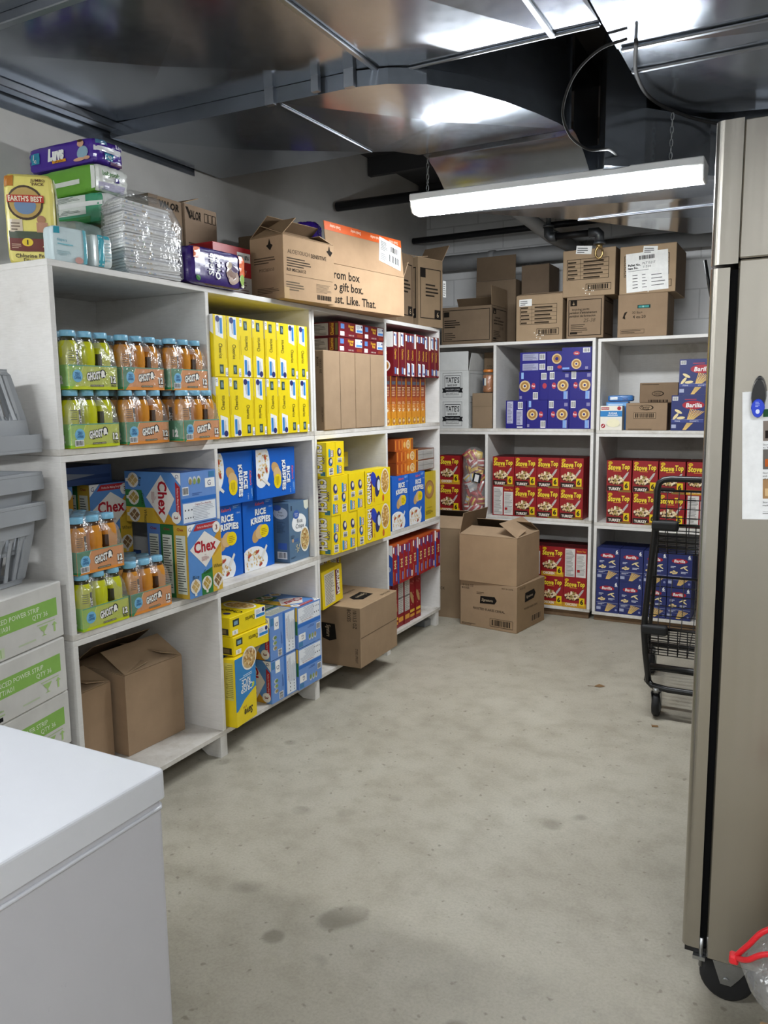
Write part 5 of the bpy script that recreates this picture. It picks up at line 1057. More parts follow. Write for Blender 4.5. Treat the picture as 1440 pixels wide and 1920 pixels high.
# ------------------------------------------------------------------ column C middle: yellow crunch boxes
cb = lambda v: (lambda: carton(.0815, .28, .194, YD, {'front': ((capt_spine, capt_spine2)[v], 0), 'left': (lambda f: capt_end(f.turn(3)) if 0 else capt_end(f), 0)}))
def capt_long(f): capt_end(f)
def capt_side(f): capt_front(f.turn(1))
for r in range(2):
    for i in range(4):
        v = ((0, 1, 1, 0), (1, 0, 1, 1))[r][i]
        put_left('cereal_box', 'crunch_box_%d' % v, (lambda v=v: carton(.0815, .28, .193, YD, {'front': ((capt_spine, capt_spine2)[v], 0), 'left': (lambda f: capt_end(f.turn(3)), 0)})), .48+.0838*i, z2+.1938*r, .058+.003*((i+r) % 2), 'yellow corn cereal box, spine out, %s of the %s crunch layer' % (nth(i, 4), ('lower', 'upper')[r]), 'cereal box', 'yellow corn cereal boxes')
    put_left('cereal_box', 'crunch_box_front', lambda: carton(.284, .08, .193, YD, {'front': (lambda f: capt_front(f.turn(1)), 0)}), .925, z2+.1938*r, .057, 'yellow corn cereal box lying front out at the right end of the %s layer' % ('lower', 'upper')[r], 'cereal box')
for i in range(2):
    put_left('cereal_box', 'crunch_top_%d' % i, (lambda i=i: carton(.0815, .25, .166, YD, {'front': ((capt_spine, capt_spine2)[i], 0), 'left': (lambda f: capt_end(f.turn(3)), 0)})), .459+.083*i, z2+.3885, .05, 'yellow corn cereal box on top of the crunch stack, %s of two' % ('left', 'right')[i], 'cereal box')
put_left('cereal_box', 'crunch_flat', lambda: carton(.284, .19, .082, YD, {'front': (lambda f: [f.R(0, 0, 1, 1, 'ecd016', 1), f.disc(f.W*.4, f.H*.4, f.W*.11, f.H*.36, '2440b0', 2, 16, .3), f.bowl(f.W*.72, f.H*.5, f.W*.15, f.H*.4, 'c99a48', 2), f.R(.04, .2, .16, .5, 'b83a2c', 2)], 0)}), .87, z2+.3885, -.18, 'yellow corn cereal box lying flat at the back on top of the crunch stack', 'cereal box')
# column D middle
for i, y in enumerate((1.306, 1.534)):
    put_left('cereal_box', 'krisp_box_small', lambda: carton(.222, .078, .316, '0a5cbe', {'front': (krisp_front, 0), 'left': (krisp_side, 0)}), y, z2, .0, 'blue crisped-rice box in the far right bay, %s' % ('left one, partly behind the yellow box', 'next to the plain yellow box')[i], 'cereal box')
put_left('cereal_box', 'heart_box', lambda: carton(.196, .06, .3, 'c9b01a', {'front': (heart_front, 0)}), 1.757, z2, -.02, 'yellow box showing a ring with a heart, at the right end of the middle shelf', 'cereal box')
put_left('cereal_box', 'rear_box', lambda: carton(.42, .07, .3155, '8a4018', {'front': (red_low, 0)}), 1.4, z2, -.09, 'amber carton standing behind the blue crisped-rice boxes as a support', 'cereal box') if 0 else None
for k in range(3):
    put_left('cereal_box', 'amber_flat_%d' % (k == 2), (lambda k=k: carton((.29, .24)[k == 2], .15, .07, '8a4018', {'front': (amber_flat, 0)})), (1.405, 1.405, 1.36)[k], z2+.3165+.0705*k, -.0, 'amber cereal box lying flat on the blue boxes, %s of three' % ('lowest', 'middle', 'topmost')[k], 'cereal box')
for k in range(2):
    put_left('cereal_box', 'amber_nutri', lambda: carton(.255, .15, .066, '7a4a34', {'front': (nutri_grey, 0)}), 1.704, z2+.3165+.0665*k, -.02, 'amber cereal box lying flat, grey panel showing, %s of two' % ('lower', 'upper')[k], 'cereal box')
# column C bottom
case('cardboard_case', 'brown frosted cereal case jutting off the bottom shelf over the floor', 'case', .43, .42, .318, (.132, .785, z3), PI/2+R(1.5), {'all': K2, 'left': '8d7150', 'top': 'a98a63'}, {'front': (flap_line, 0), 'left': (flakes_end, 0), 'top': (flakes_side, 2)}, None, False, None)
case('cardboard_case', 'brown case at the back of the bottom shelf behind the jutting case', 'case', .28, .16, .36, (-.3, .985, z3), PI/2, K2, None, None, False, None)
for i in range(2):
    put_left('cereal_box', 'crunch_rear', lambda: carton(.13, .085, .205, YD, {'front': (capt_nutri, 0), 'left': (lambda f: capt_end(f.turn(1)), 0)}), (.925+.135*i), z3+.3615, -.31, 'yellow corn cereal box standing in shadow on the rear brown case, %s of two' % ('left', 'right')[i], 'cereal box')
single('cereal_box', shared('crunch_leaning', lambda: carton(.22, .08, .19, YD, {'front': (lambda f: capt_nutri(f), 0), 'left': (lambda f: f.R(0, 0, 1, 1, 'd9bd12', 1), 0)})), 'yellow corn cereal box tilted on top of the jutting brown case', 'cereal box', (-.01, .548, z3+.3305), 0, None, (0, R(-3), PI/2+R(4)))
# column D bottom
for i in range(6):
    nut = i in (2, 3)
    put_left('cereal_box', 'red_low_%d' % nut, (lambda nut=nut: carton(.0765, .19, .288, '86131e', {'front': ((red_low, red_low_nutri)[nut], 0)})), 1.2+.0785*i, z3, -.03+.004*(i % 2), 'dark red cereal box in the lower row of its shelf, %s' % nth(i, 6), 'cereal box', 'dark red cereal boxes, lower row')
for i in range(10):
    put_left('cereal_box', 'red_spine_%d' % (i % 5 == 3), (lambda i=i: carton(.063, .18, .238, '9c1422', {'front': ((red_spine, red_spine_flip)[i % 5 == 3], 0), 'left': (lambda f: [f.R(0, 0, 1, 1, '3a62b4', 1), f.PL([(.5, 1), (1, 1), (1, .7)], WH, 2), f.disc(f.W*.7, f.H*.4, f.W*.24, f.H*.1, 'c9d6ea', 2)], 0), 'top': (lambda f: f.R(0, 0, 1, 1, 'b8521f', 1), 0)})), 1.221+.0662*i, z3+.2886, .004+.003*((i*3) % 4), 'red cereal box standing spine out above the lower row, %s' % nth(i, 10), 'cereal box', 'red cereal boxes, upper row')

# ------------------------------------------------------------------ back wall, top row
y0 = 2.395
def bake(key, h): return lambda: carton(.245, .3, h, 'd9dad8', {'front': (bake_box, 0), 'right': (bake_side, 0)}, 'kraft')
put_back('cookie_carton', 'bake_lower', bake('a', .2), -.131, FE[2]+.0006, y0, 'white cookie carton at the bottom of its stack in the left bay', 'carton')
t = case('cookie_carton', 'white cookie carton with raised flaps, upper of the two in the left bay', 'carton', .245, .3, .2, (-.131, y0, FE[2]+.2012), 0, 'd9dad8', {'front': (bake_box, 0), 'right': (bake_side, 0)}, {'front': (88, .13, 'd6d7d5'), 'right': (100, .12, 'cfd0ce')}, True, None, None, 'a59a8a')
put_back('cardboard_box', 'kraft_small', lambda: carton(.145, .2, .242, '8f7658', {'front': (lambda f: f.R(0, .62, 1, .63, '75603f', 1), 0)}, 'kraft'), .093, FE[2]+.0006, y0-.003, 'small plain brown box carrying the snack jar beside the white cartons', 'box')
put_back('cardboard_box', 'kraft_tall', lambda: carton(.14, .14, .53, '7f684c', {'front': (lambda f: [f.T('COD FREEZE', .5, .8, .06, '3a2e20', 2, .7), f.frame(.06, .5, .94, .74, .002, '4a3a28', 2)], 0)}, 'kraft'), .094, FE[2]+.0006, y0+.215, 'tall dark brown carton standing behind the snack jar', 'box')
t = thing('snack_jar', 'clear plastic jar of orange snacks on a small brown box', 'jar', (.118, y0+.06, FE[2]+.2445))
q = M('jar_plastic'); q.lathe([(.036, 0), (.043, .004), (.044, .02), (.041, .03), (.044, .04), (.044, .115), (.036, .135), (.034, .14)], 'ffffff', 24); obj('jar_body', q, t)
q = M('snack_orange'); q.lathe([(.033, .004), (.0405, .008), (.04, .118), (.03, .124)], 'b9743a', 18)
g = random.Random(2)
for i in range(60):
    a = g.uniform(0, 2*PI); z = g.uniform(.01, .118); q.lathe([(.001, -.005), (.005, -.002), (.005, .002), (.001, .005)], 'b9743a', 7, 0, Matrix.Translation((.037*math.cos(a), .037*math.sin(a), z)))
obj('snacks', q, t)
q = M('plastic'); q.lathe([(.038, .141), (.039, .143), (.039, .157), (.036, .16)], 'c8742a', 24); obj('lid', q, t)
t_ = Face  # label on the jar
q = M('matte')
for i in range(6):
    a, b = -PI*.75+i*.12, -PI*.75+(i+1)*.12; q.poly([(.0447*math.cos(a), .0447*math.sin(a), .05), (.0447*math.cos(b), .0447*math.sin(b), .05), (.0447*math.cos(b), .0447*math.sin(b), .1), (.0447*math.cos(a), .0447*math.sin(a), .1)], '3a4a6a' if i < 3 else 'd8d8d0')
obj('label', q, t)
zE = FE[2]+.0006; GO = 'dark blue oat cereal boxes'
b_nut = lambda: carton(.142, .19, .1885, '1e1b7c', {'front': (blue_oat_nutri, 0)})
b_0 = lambda: carton(.1425, .19, .1885, '1e1b7c', {'front': (blue_oat(0), 0)}); b_1 = lambda: carton(.1425, .19, .1885, '1e1b7c', {'front': (blue_oat(1), 0)})
for i, (x, key, fn) in enumerate(((.336, 'oat_nutri', b_nut), (.482, 'oat_1', b_1), (.628, 'oat_0', b_0), (.7735, 'oat_0', b_0))):
    put_back('cereal_box', key, fn, x, zE, y0+.003*(i % 2), 'dark blue oat cereal box, %s in the bottom layer' % nth(i, 4), 'cereal box', GO)
for i, (x, key, fn) in enumerate(((.428, 'oat_1', b_1), (.5285, 'oat_narrow', lambda: carton(.06, .19, .1885, '1e1b7c', {'front': (lambda f: [f.bars(.15, .72, .75, .95, l=2), f.disc(f.W*.55, f.H*.5, f.W*.24, f.H*.1, 'b83a4a', 2, 12)], 0)})), (.63, 'oat_0', b_0), (.773, 'oat_0', b_0))):
    put_back('cereal_box', key, fn, x, zE+.189, y0+.002+.004*(i % 2), 'dark blue oat cereal box, %s in the second layer' % nth(i, 4), 'cereal box', GO)
for k in range(2): put_back('cereal_box', 'oat_flat', lambda: carton(.18, .19, .064, '1f1d80', {'front': (blue_oat_flat, 0)}), .449, zE+.378+.0645*k, y0+.01, 'dark blue oat cereal box lying flat on the left, %s of two' % ('lower', 'upper')[k], 'cereal box')
put_back('cereal_box', 'oat_turned', lambda: carton(.11, .19, .13, '1e1b7c', {'front': (lambda f: [f.disc(f.W*.62, f.H*.62, f.W*.3, f.W*.3, 'd9c089', 2, 20), f.disc(f.W*.62, f.H*.62, f.W*.22, f.W*.22, 'a87a3c', 3, 18), f.disc(f.W*.62, f.H*.62, f.W*.1, f.W*.1, '1e1b7c', 4, 12), f.disc(f.W*.8, f.H*.2, f.W*.14, f.W*.1, 'b83a4a', 3, 12), f.bars(.05, .05, .4, .25, l=2)], 0)}), .597, zE+.378, y0+.01, 'dark blue oat cereal box turned sideways in the third layer', 'cereal box')
put_back('cereal_box', 'oat_top', lambda: carton(.19, .2, .148, '1e1b7c', {'front': (blue_oat_top, 0)}), .748, zE+.378, y0-.02, 'dark blue oat cereal box at the top right of the stack', 'cereal box')
# right bay
zF = FF[2]+.0006
put_back('sugar_box', 'sugar_box', lambda: carton(.138, .07, .155, 'e9e4d8', {'front': (sugar_front, 0), 'right': (lambda f: f.R(0, 0, 1, 1, 'd8d4c8', 1), 0)}), .975, zF, y0-.004, 'white and blue sugar box with a bowl on the right top shelf', 'sugar box')
put_back('cake_mix_box', 'blue_mix', lambda: carton(.14, .06, .18, '3f7cc0', {'front': (lambda f: [f.R(.02, .84, .98, .96, '79aee0', 1), f.lines(.1, .86, .8, .94, 2, 'dfeaf6', 2)], 0)}), .992, zF, y0+.085, 'light blue box behind the sugar box', 'box')
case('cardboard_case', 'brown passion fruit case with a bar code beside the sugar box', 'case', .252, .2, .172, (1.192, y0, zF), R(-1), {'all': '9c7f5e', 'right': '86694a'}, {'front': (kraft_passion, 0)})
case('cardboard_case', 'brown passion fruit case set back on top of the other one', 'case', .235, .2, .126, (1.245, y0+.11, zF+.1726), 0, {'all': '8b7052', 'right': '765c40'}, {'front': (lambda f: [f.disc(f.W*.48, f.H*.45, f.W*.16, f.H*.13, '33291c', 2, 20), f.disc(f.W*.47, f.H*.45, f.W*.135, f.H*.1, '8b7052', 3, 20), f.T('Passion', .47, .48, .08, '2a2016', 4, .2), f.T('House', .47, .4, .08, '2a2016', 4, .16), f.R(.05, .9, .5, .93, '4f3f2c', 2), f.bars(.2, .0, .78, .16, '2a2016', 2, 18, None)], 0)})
pw = lambda: carton(.193, .11, .217, '27306a', {'front': (pasta_wide, 0)})
put_back('pasta_box', 'pasta_wide', pw, 1.4375, zF, y0-.004, 'navy blue pasta box beside the fridge edge, lower of two', 'pasta box')
put_back('pasta_box', 'pasta_wide', pw, 1.477, zF+.2175, y0-.004, 'navy blue pasta box beside the fridge edge, upper of two', 'pasta box')

# ------------------------------------------------------------------ back wall, middle row: stuffing
zE = FE[1]+.0006; zF = FF[1]+.0006
st = stuffing_front('TURKEY'); sc_ = stuffing_front('CHICKEN')
def sbox(fn, w=.155): return lambda: carton(w, .125, .2045, '8e181e', {'front': (fn, 0), 'right': (lambda f: f.R(0, 0, 1, 1, '8e161c', 1), 0), 'top': (stuffing_top, 0)})
GS = 'red stuffing mix boxes on the back shelves'
def stuffing(x, z, y, kind, where):
    key, fn = {'t': ('stuff_turkey', st), 'c': ('stuff_chicken', sc_), 's': ('stuff_side', stuffing_side)}[kind]
    return put_back('stuffing_box', key, sbox(fn), x, z, y, 'red stuffing box, '+where, 'stuffing box', GS)
for r in range(2):
    L_ = ('lower', 'upper')[r]
    for i in range(4):
        stuffing(.2465+.1585*i+.004, zE+.205*r, y0+.002*(i % 2), 's' if (r == 0 and i == 0) else 't', '%s of the front %s row, middle left crate' % (nth(i, 4), L_))
        stuffing(.2465+.1585*i+.006, zE+.205*r, y0+.128, 't', '%s of the second %s row, middle left crate' % (nth(i, 4), L_))
        stuffing(1.034+.163*i+.004*(1-r), zF+.205*r, y0+.002*(i % 2), ('s' if i == 3 else 't') if r == 0 else ('c' if i == 3 else 't'), '%s of the front %s row, middle right crate' % (nth(i, 4), L_))
        stuffing(1.036+.163*i, zF+.205*r, y0+.128, 't', '%s of the second %s row, middle right crate' % (nth(i, 4), L_))
    stuffing(-.152, zE+.205*r, y0, 'c', '%s of two in the narrow bay behind the snack bag' % L_)
# bag of snack packets
t = thing('packet_bag', 'clear plastic bag crammed with red and yellow packets on the middle shelf', 'bag', (.022, y0+.07, zE))
g = random.Random(11); kk = 0
for lev in range(8):
    for c in range(3):
        x = -.031+.033*c+g.uniform(-.01, .01); z = .035+.054*lev; 
        wd = 0.062 if lev < 6 else .05
        q = M('gloss'); col = ('b0242a', 'a31f26', 'c23a35', 'd9b43a', 'b02a30', 'c8ccd0')[g.randrange(6)] if lev != 5 else 'd0a832'
        n = 6
        for i in range(n):
            for j in range(n):
                P = []
                for a, b in ((i, j), (i+1, j), (i+1, j+1), (i, j+1)):
                    u, v = a/n-.5, b/n-.5; h = .022*(1-(2*u)**2)*(1-(2*v)**2); P.append((u*wd*1.4, -h, v*.066))
                q.poly(P, col if j not in (1, 4) else ('e8e4e0', 'e3c24a', '7a1418')[lev % 3], 0, True); q.poly([(p[0], -p[1]*.8, p[2]) for p in reversed(P)], col, 0, True)
        o = obj('packet', q, t); o.location = (x, -.045+g.uniform(-.008, .008)+.012*abs(c-1), z); o.rotation_euler = (g.uniform(-.3, .3), g.uniform(-1.2, 1.2), g.uniform(-.4, .4))
q = M('film'); rings = []
for z, a, b in ((0.002, .07, .05), (.03, .094, .068), (.12, .1, .075), (.22, .094, .07), (.28, .082, .062), (.34, .09, .066), (.42, .085, .06), (.455, .06, .045), (.472, .02, .016)):
    rings.append([(.9*a*math.cos(2*PI*i/22)*(1+g.uniform(-.04, .04)), -.045+b*math.sin(2*PI*i/22)*(1+g.uniform(-.05, .05)), z) for i in range(22)])
for r0, r1 in zip(rings, rings[1:]):
    for i in range(22): q.poly([r0[i], r0[(i+1) % 22], r1[(i+1) % 22], r1[i]], 'ffffff', 0, True)
obj('bag_film', weld(q.mesh('bag_film')), t)
q = M('matte'); q.box(-.03, -.128, .235, .03, -.126, .3, '26282c'); q.box(-.016, -.1292, .24, .014, -.128, .29, 'e8e8e8'); o = obj('label', q, t); o.rotation_euler = (0, R(12), 0)

# ------------------------------------------------------------------ back wall, bottom row
zE = FE[0]+.0006; zF = FF[0]+.0006
for r in range(2):
    L_ = ('lower', 'upper')[r]
    for i in range(3):
        kind = (('c', 'c', 'c'), ('s', 'c', 's'))[r][i]
        stuffing(.4485+.1575*i, zE+.205*r, y0+.003*(i % 2), kind, '%s of the front %s row, bottom shelf' % (nth(i, 3), L_))
        stuffing(.4485+.1575*i, zE+.205*r, y0+.129, 'c', '%s of the second %s row, bottom shelf' % (nth(i, 3), L_))
    for i in range(4):
        for d_ in range(2):
            put_back('pasta_box', 'pasta_box', lambda: carton(.1455, .13, .2175, '27306a', {'front': (pasta_front, 0), 'top': (lambda f: f.R(.03, .05, .97, .95, '222a5c', 1), 0)}), .9795+.1495*i, zF+.218*r, y0+.133*d_+.002*((i+r) % 2), 'navy blue pasta box, %s in the %s %s row, bottom right shelf' % (nth(i, 4), ('front', 'second')[d_], L_), 'pasta box', 'navy blue pasta boxes on the bottom shelf')

# ------------------------------------------------------------------ cartons on the floor
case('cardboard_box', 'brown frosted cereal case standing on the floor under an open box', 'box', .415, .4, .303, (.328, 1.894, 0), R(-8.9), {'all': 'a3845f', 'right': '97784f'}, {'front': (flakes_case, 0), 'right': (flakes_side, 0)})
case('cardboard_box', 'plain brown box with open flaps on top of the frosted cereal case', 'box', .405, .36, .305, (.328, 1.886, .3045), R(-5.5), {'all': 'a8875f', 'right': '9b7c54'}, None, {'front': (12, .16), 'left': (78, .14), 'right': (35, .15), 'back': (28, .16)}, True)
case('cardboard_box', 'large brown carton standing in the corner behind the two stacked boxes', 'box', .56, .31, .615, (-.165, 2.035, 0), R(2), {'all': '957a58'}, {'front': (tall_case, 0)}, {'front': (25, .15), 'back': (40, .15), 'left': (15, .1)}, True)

# ------------------------------------------------------------------ white cases and grey bins at the left
a = R(90+12.4); dx, dy = -.2147, .9767
for k in range(5):
    fn = (strip_case, strip_case, strip_case, strip_case_stamp, strip_case_bars)[k]
    lb = ('white power strip case on the floor, at the bottom of its stack', 'white power strip case second from the floor', 'white power strip case third from the floor, just above the freezer lid', 'white power strip case second from the top, with a black stamp', 'white power strip case at the top of the stack, under the grey bins')[k]
    j = (0, .004, -.003, .003, -.002)[k]
    single('white_case', shared('strip_%d' % min(k, 4), lambda: carton(.42, .4, .181, 'd8d6d0', {'front': (fn, 0)}, 'kraft', .004)), lb, 'case', (.04+j-dx*0-.21*-.2147*0, -1.322-j, .0005+.1832*k), a)
def bin_mesh(h=.25, wt=.44, dt=.5, tp=.045):
    """slotted nesting bin: open top, tapering to the floor"""
    m = M('grey_plastic'); c = 'a8abb0'; th = .004
    def wall(P):   # P(u, z): point on the wall, u 0..1 across, z 0..1 up
        n = P(0.5, .5); 
        for z0_, z1_ in ((0, .07), (.62, 1.0)): m.mesh_from([P(0, z0_), P(1, z0_), P(1, z1_), P(0, z1_)], [(0, 1, 2, 3)], c)
        nb = 9; 
        for i in range(nb+1):
            u0 = max(0, i/nb-.02 if 0 < i < nb else (0 if i == 0 else .93)); u1 = min(1, i/nb+.02 if 0 < i < nb else (.07 if i == 0 else 1))
            m.mesh_from([P(u0, .07), P(u1, .07), P(u1, .62), P(u0, .62)], [(0, 1, 2, 3)], c)
            if i < nb:   # rounded slot heads
                a0, a1 = u1, (i+1)/nb-(.02 if i+1 < nb else .07)
                m.mesh_from([P(a0, .62), P(a0, .54), P(a0+(a1-a0)*.45, .62)], [(0, 1, 2)], c); m.mesh_from([P(a1, .62), P(a1-(a1-a0)*.25, .62), P(a1, .57)], [(0, 1, 2)], c)
    ins = lambda z: tp*(1-z)
    wall(lambda u, z: (-(wt/2-ins(z))+2*(wt/2-ins(z))*u, ins(z), h*z)); wall(lambda u, z: ((wt/2-ins(z))-2*(wt/2-ins(z))*u, dt-ins(z), h*z))
    wall(lambda u, z: (wt/2-ins(z), ins(z)+(dt-2*ins(z))*u, h*z)); wall(lambda u, z: (-(wt/2-ins(z)), dt-ins(z)-(dt-2*ins(z))*u, h*z))
    me = m.mesh('bin_wall'); b = bmesh.new(); b.from_mesh(me); bmesh.ops.remove_doubles(b, verts=b.verts, dist=1e-5); bmesh.ops.recalc_face_normals(b, faces=b.faces); bmesh.ops.solidify(b, geom=list(b.faces), thickness=th); b.to_mesh(me); b.free()
    fl = M('grey_plastic'); i0 = tp-.001; fl.box(-(wt/2-i0), i0, 0, wt/2-i0, dt-i0, .005, c)
    rm = M('grey_plastic'); o_ = .016
    for x0, y0_, x1, y1 in ((-wt/2-o_, -o_, wt/2+o_, .004), (-wt/2-o_, dt-.004, wt/2+o_, dt+o_), (-wt/2-o_, .004, -wt/2+.004, dt-.004), (wt/2-.004, .004, wt/2+o_, dt-.004)):
        rm.chbox(x0, y0_, h-.006, x1, y1, h+.006, c, 0, None, .002)
    for s in (-1, 1): rm.box(s*(wt/2+o_)-.003, -o_+.001, h-.05, s*(wt/2+o_)+.003, .05, h-.005, c)
    rm.box(-wt/2-o_, -o_, h-.05, wt/2+o_, -o_+.004, h-.005, c)
    return me, fl.mesh('bin_floor'), rm.mesh('rim')
BIN = bin_mesh()
def grey_bin(label, loc, rot):
    t = thing('plastic_bin', label, 'bin', loc, 0, 'grey slotted plastic bins', rot)
    for nm, me in zip(('wall', 'floor_panel', 'rim'), BIN): obj(nm, me, t)
    return t
grey_bin('grey slotted plastic bin at the bottom of its stack, on the white cases', (-.005, -1.36, .9165), (0, 0, a))
grey_bin('grey slotted plastic bin nested in the one below it', (-.005, -1.362, 1.012), (0, 0, a))
grey_bin('grey slotted plastic bin turned upside down on top of its stack', (.0, -1.36, 1.585), (0, PI, a))

# ------------------------------------------------------------------ soft packs on top of the left shelves
def soft(w, d, h, base, art=None, p=7.0, wr=.01, mat='gloss', seed=0, n=12):
    m = M(mat, 'kraft'); fs = faces(m, w, d, h, 0, None, {k: (lambda u, v: 0.0) for k in ('front', 'back', 'left', 'right', 'top')})
    fs['bottom'] = Face(m, (-w/2, d, 0), (1, 0, 0), (0, -1, 0), w, d, lambda u, v: 0.0)
    for nm, f in fs.items():
        f.e = .0011; c = base.get(nm, base['all']) if isinstance(base, dict) else base
        for i in range(n):
            for j in range(n): f.m.poly([f.P(f.W*a/n, f.H*b/n, 0) for a, b in ((i, j), (i+1, j), (i+1, j+1), (i, j+1))], c, 0, True)
    for nm, a in (art or {}).items():
        fn, q = a if isinstance(a, tuple) else (a, 0)
        fn(fs[nm].turn(q))
    out = []
    for x, y, z in m.v:
        q = Vector((2*x/w, 2*y/d-1, 2*z/h-1)); mx = max(abs(q.x), abs(q.y), abs(q.z), 1e-6)
        s = (abs(q.x/mx)**p+abs(q.y/mx)**p+abs(q.z/mx)**p)**(1/p)
        k = 1/s*(1+wr*(math.sin(9*q.x+5*q.z+seed)*math.sin(7*q.y-4*q.z+2*seed)+.6*math.sin(17*q.x-13*q.y+11*q.z+seed)))
        X, Y, Z = x*k, (y-d/2)*k+d/2, (z-h/2)*k+h/2
        out.append((X, Y, max(Z, 0.0)))
    m.v = out; return m
def smooth(me): return weld(me)
def soft_single(name, m, label, cat, loc, rz=0.0, group=None, rot=None):
    me = weld(m.mesh(name), 1e-5); return single(name, me, label, cat, loc, rz, group, rot)
zt = TOPL+.0008
def eb_art(f):
    W, H = f.W, f.H
    f.R(.0, .86, .2, 1, 'b8742a', 2); f.T('JUMBO', .7, .93, .035, '5a3a2a', 3, .3, bold=.02); f.T('PACK', .7, .885, .035, '5a3a2a', 3, .24, bold=.02)
    f.disc(W*.42, H*.68, W*.36, H*.19, '4a3a2c', 2, 24); f.disc(W*.42, H*.68, W*.32, H*.165, 'b89a5a', 3, 22); f.disc(W*.42, H*.65, W*.22, H*.1, '6f88a8', 4, 14); f.R(.06, .68, .8, .76, 'b83a2c', 5); f.T("EARTH'S BEST", .43, .72, .055, 'f0e6cc', 6, .68, bold=.03)
    f.R(.08, .36, .34, .5, 'cfc0a8', 2); f.lines(.11, .38, .3, .48, 3, '7a6a5a', 3); f.disc(W*.72, H*.5, W*.09, H*.045, 'a8795a', 3, 12); f.R(.62, .36, .84, .47, 'b5856a', 3); f.R(.05, .28, .95, .37, '3f4a38', 2)
    f.R(.05, .15, .95, .29, '6a2820', 3); f.disc(W*.42, H*.25, W*.11, H*.045, 'e6c83a', 4); f.T('1', .42, .25, .05, '26180f', 5, bold=.04); f.T('40', .78, .21, .05, 'e6d8a8', 4, .2); f.lines(.1, .18, .3, .24, 3, 'c9a890', 4); f.T('Chlorine Free', .5, .1, .045, '3f2c18', 3, .8, bold=.02); f.T('Diapers', .5, .045, .045, '3f2c18', 3, .5, bold=.02)
def eb_side(f): f.R(.25, 0, .75, 1, 'd8d6b8', 2); f.T('2', .5, .66, .13, '22251e', 4, .3); f.disc(f.W*.88, f.H*.7, f.W*.1, f.H*.06, '4a3a2c', 3, 12)
soft_single('diaper_pack', soft(.15, .1, .285, 'e3d676', {'front': (eb_art, 0), 'right': (eb_side, 0)}, 9, .006), 'yellow diaper pack standing at the left end of the shelf top', 'diaper pack', (-.15, -1.017, zt), R(42))
def luv_art(f):
    W, H = f.W, f.H
    f.T('Luvs', .46, .58, .42, WH, 4, .24, bold=.09, shear=.12); f.R(.4, .22, .6, .33, 'e8a02a', 3); f.T('leak guards', .5, .275, .07, '4a2a1a', 5, .17); f.R(.07, .32, .22, .74, '2f8aa8', 3); f.T('1', .13, .6, .2, WH, 4, bold=.04); f.T('40', .15, .43, .14, WH, 4)
    f.disc(W*.82, H*.77, W*.045, H*.13, 'd9a88a', 4, 14); f.disc(W*.82, H*.88, W*.042, H*.06, '4a3424', 5, 12); f.disc(W*.84, H*.42, W*.08, H*.25, '8fb0c4', 3, 14, .3); f.disc(W*.79, H*.18, W*.08, H*.07, 'd9a88a', 4, 12); f.disc(W*.9, H*.2, W*.05, H*.07, 'd9a88a', 4, 10)
def luv_end(f): f.R(.0, .48, 1, .68, 'e4e4ea', 3); f.R(.3, .2, .58, .46, '2f8aa8', 3); f.T('40', .45, .33, .16, WH, 4); f.R(.5, .05, .95, .17, '8a6a8a', 3); f.T('Luvs', .8, .82, .15, 'dcd8ee', 4, .25, bold=.06); f.R(.05, .75, .4, .93, '5a86a8', 3)
def endpack(f): pass
soft_single('diaper_pack', soft(.36, .15, .098, {'all': '4a2c96', 'left': 'dcdce4'}, {'front': (luv_art, 0), 'right': (luv_end, 0)}, 8, .012, seed=1), 'purple diaper pack at the very top of the pile of packs', 'diaper pack', (-.425, -.64, zt+.428), 0, None, (R(0), R(1.5), 0)) if 0 else \
soft_single('diaper_pack', soft(.36, .15, .092, {'all': '4a2c96', 'left': 'dcdce4'}, {'front': (luv_art, 0), 'right': (luv_end, 0)}, 8, .012, seed=1), 'purple diaper pack at the very top of the pile of packs', 'diaper pack', (-.425, -.645, zt+.426), R(1))
soft_single('diaper_pack', soft(.38, .16, .105, {'all': '6aa83a', 'right': 'e6e8e2', 'left': 'e0e2dc'}, {'front': (lambda f: [f.R(.2, .34, .76, .5, 'e2e6dc', 2), f.R(.93, .1, 1, .9, 'e6e8e2', 2)], 0), 'right': (lambda f: [f.T('babysoft', .4, .66, .16, '4a8a3a', 3, .5, bold=.01), f.R(.5, .4, .62, .56, '4a3a8a', 3), f.R(.0, .44, 1, .5, 'f4f4f4', 2), f.R(.05, .08, .8, .34, 'c9c4dc', 2)], 0)}, 7, .014, seed=2), 'bright green diaper pack under the purple one', 'diaper pack', (-.41, -.655, zt+.318), R(-2))
soft_single('diaper_pack', soft(.34, .17, .108, {'all': '4aa079', 'right': 'e0e2e0', 'bottom': '3a7f4a'}, {'front': (lambda f: [f.R(.02, .3, .74, .95, 'dfe4de', 2), f.R(.02, .55, 1, .7, 'f0f2f0', 3), f.lines(.05, .74, .7, .92, 5, '6a7a6e', 3), f.lines(.05, .34, .7, .5, 4, '6a7a6e', 3), f.R(0, 0, .8, .22, '3a8a4a', 2)], 0)}, 8, .012, seed=3), 'white and teal-green diaper pack in the middle of the pile', 'diaper pack', (-.355, -.675, zt+.208), R(3))
soft_single('diaper_pack', soft(.3, .2, .092, {'all': 'd2ddd4', 'right': 'c6dcd8'}, {'front': (lambda f: f.R(.3, .1, .6, .9, 'c2d4c4', 2), 0)}, 4, .02, seed=4), 'translucent pale pack squeezed between the teal pack and the small blue-white packs', 'diaper pack', (-.36, -.79, zt+.114), R(8))
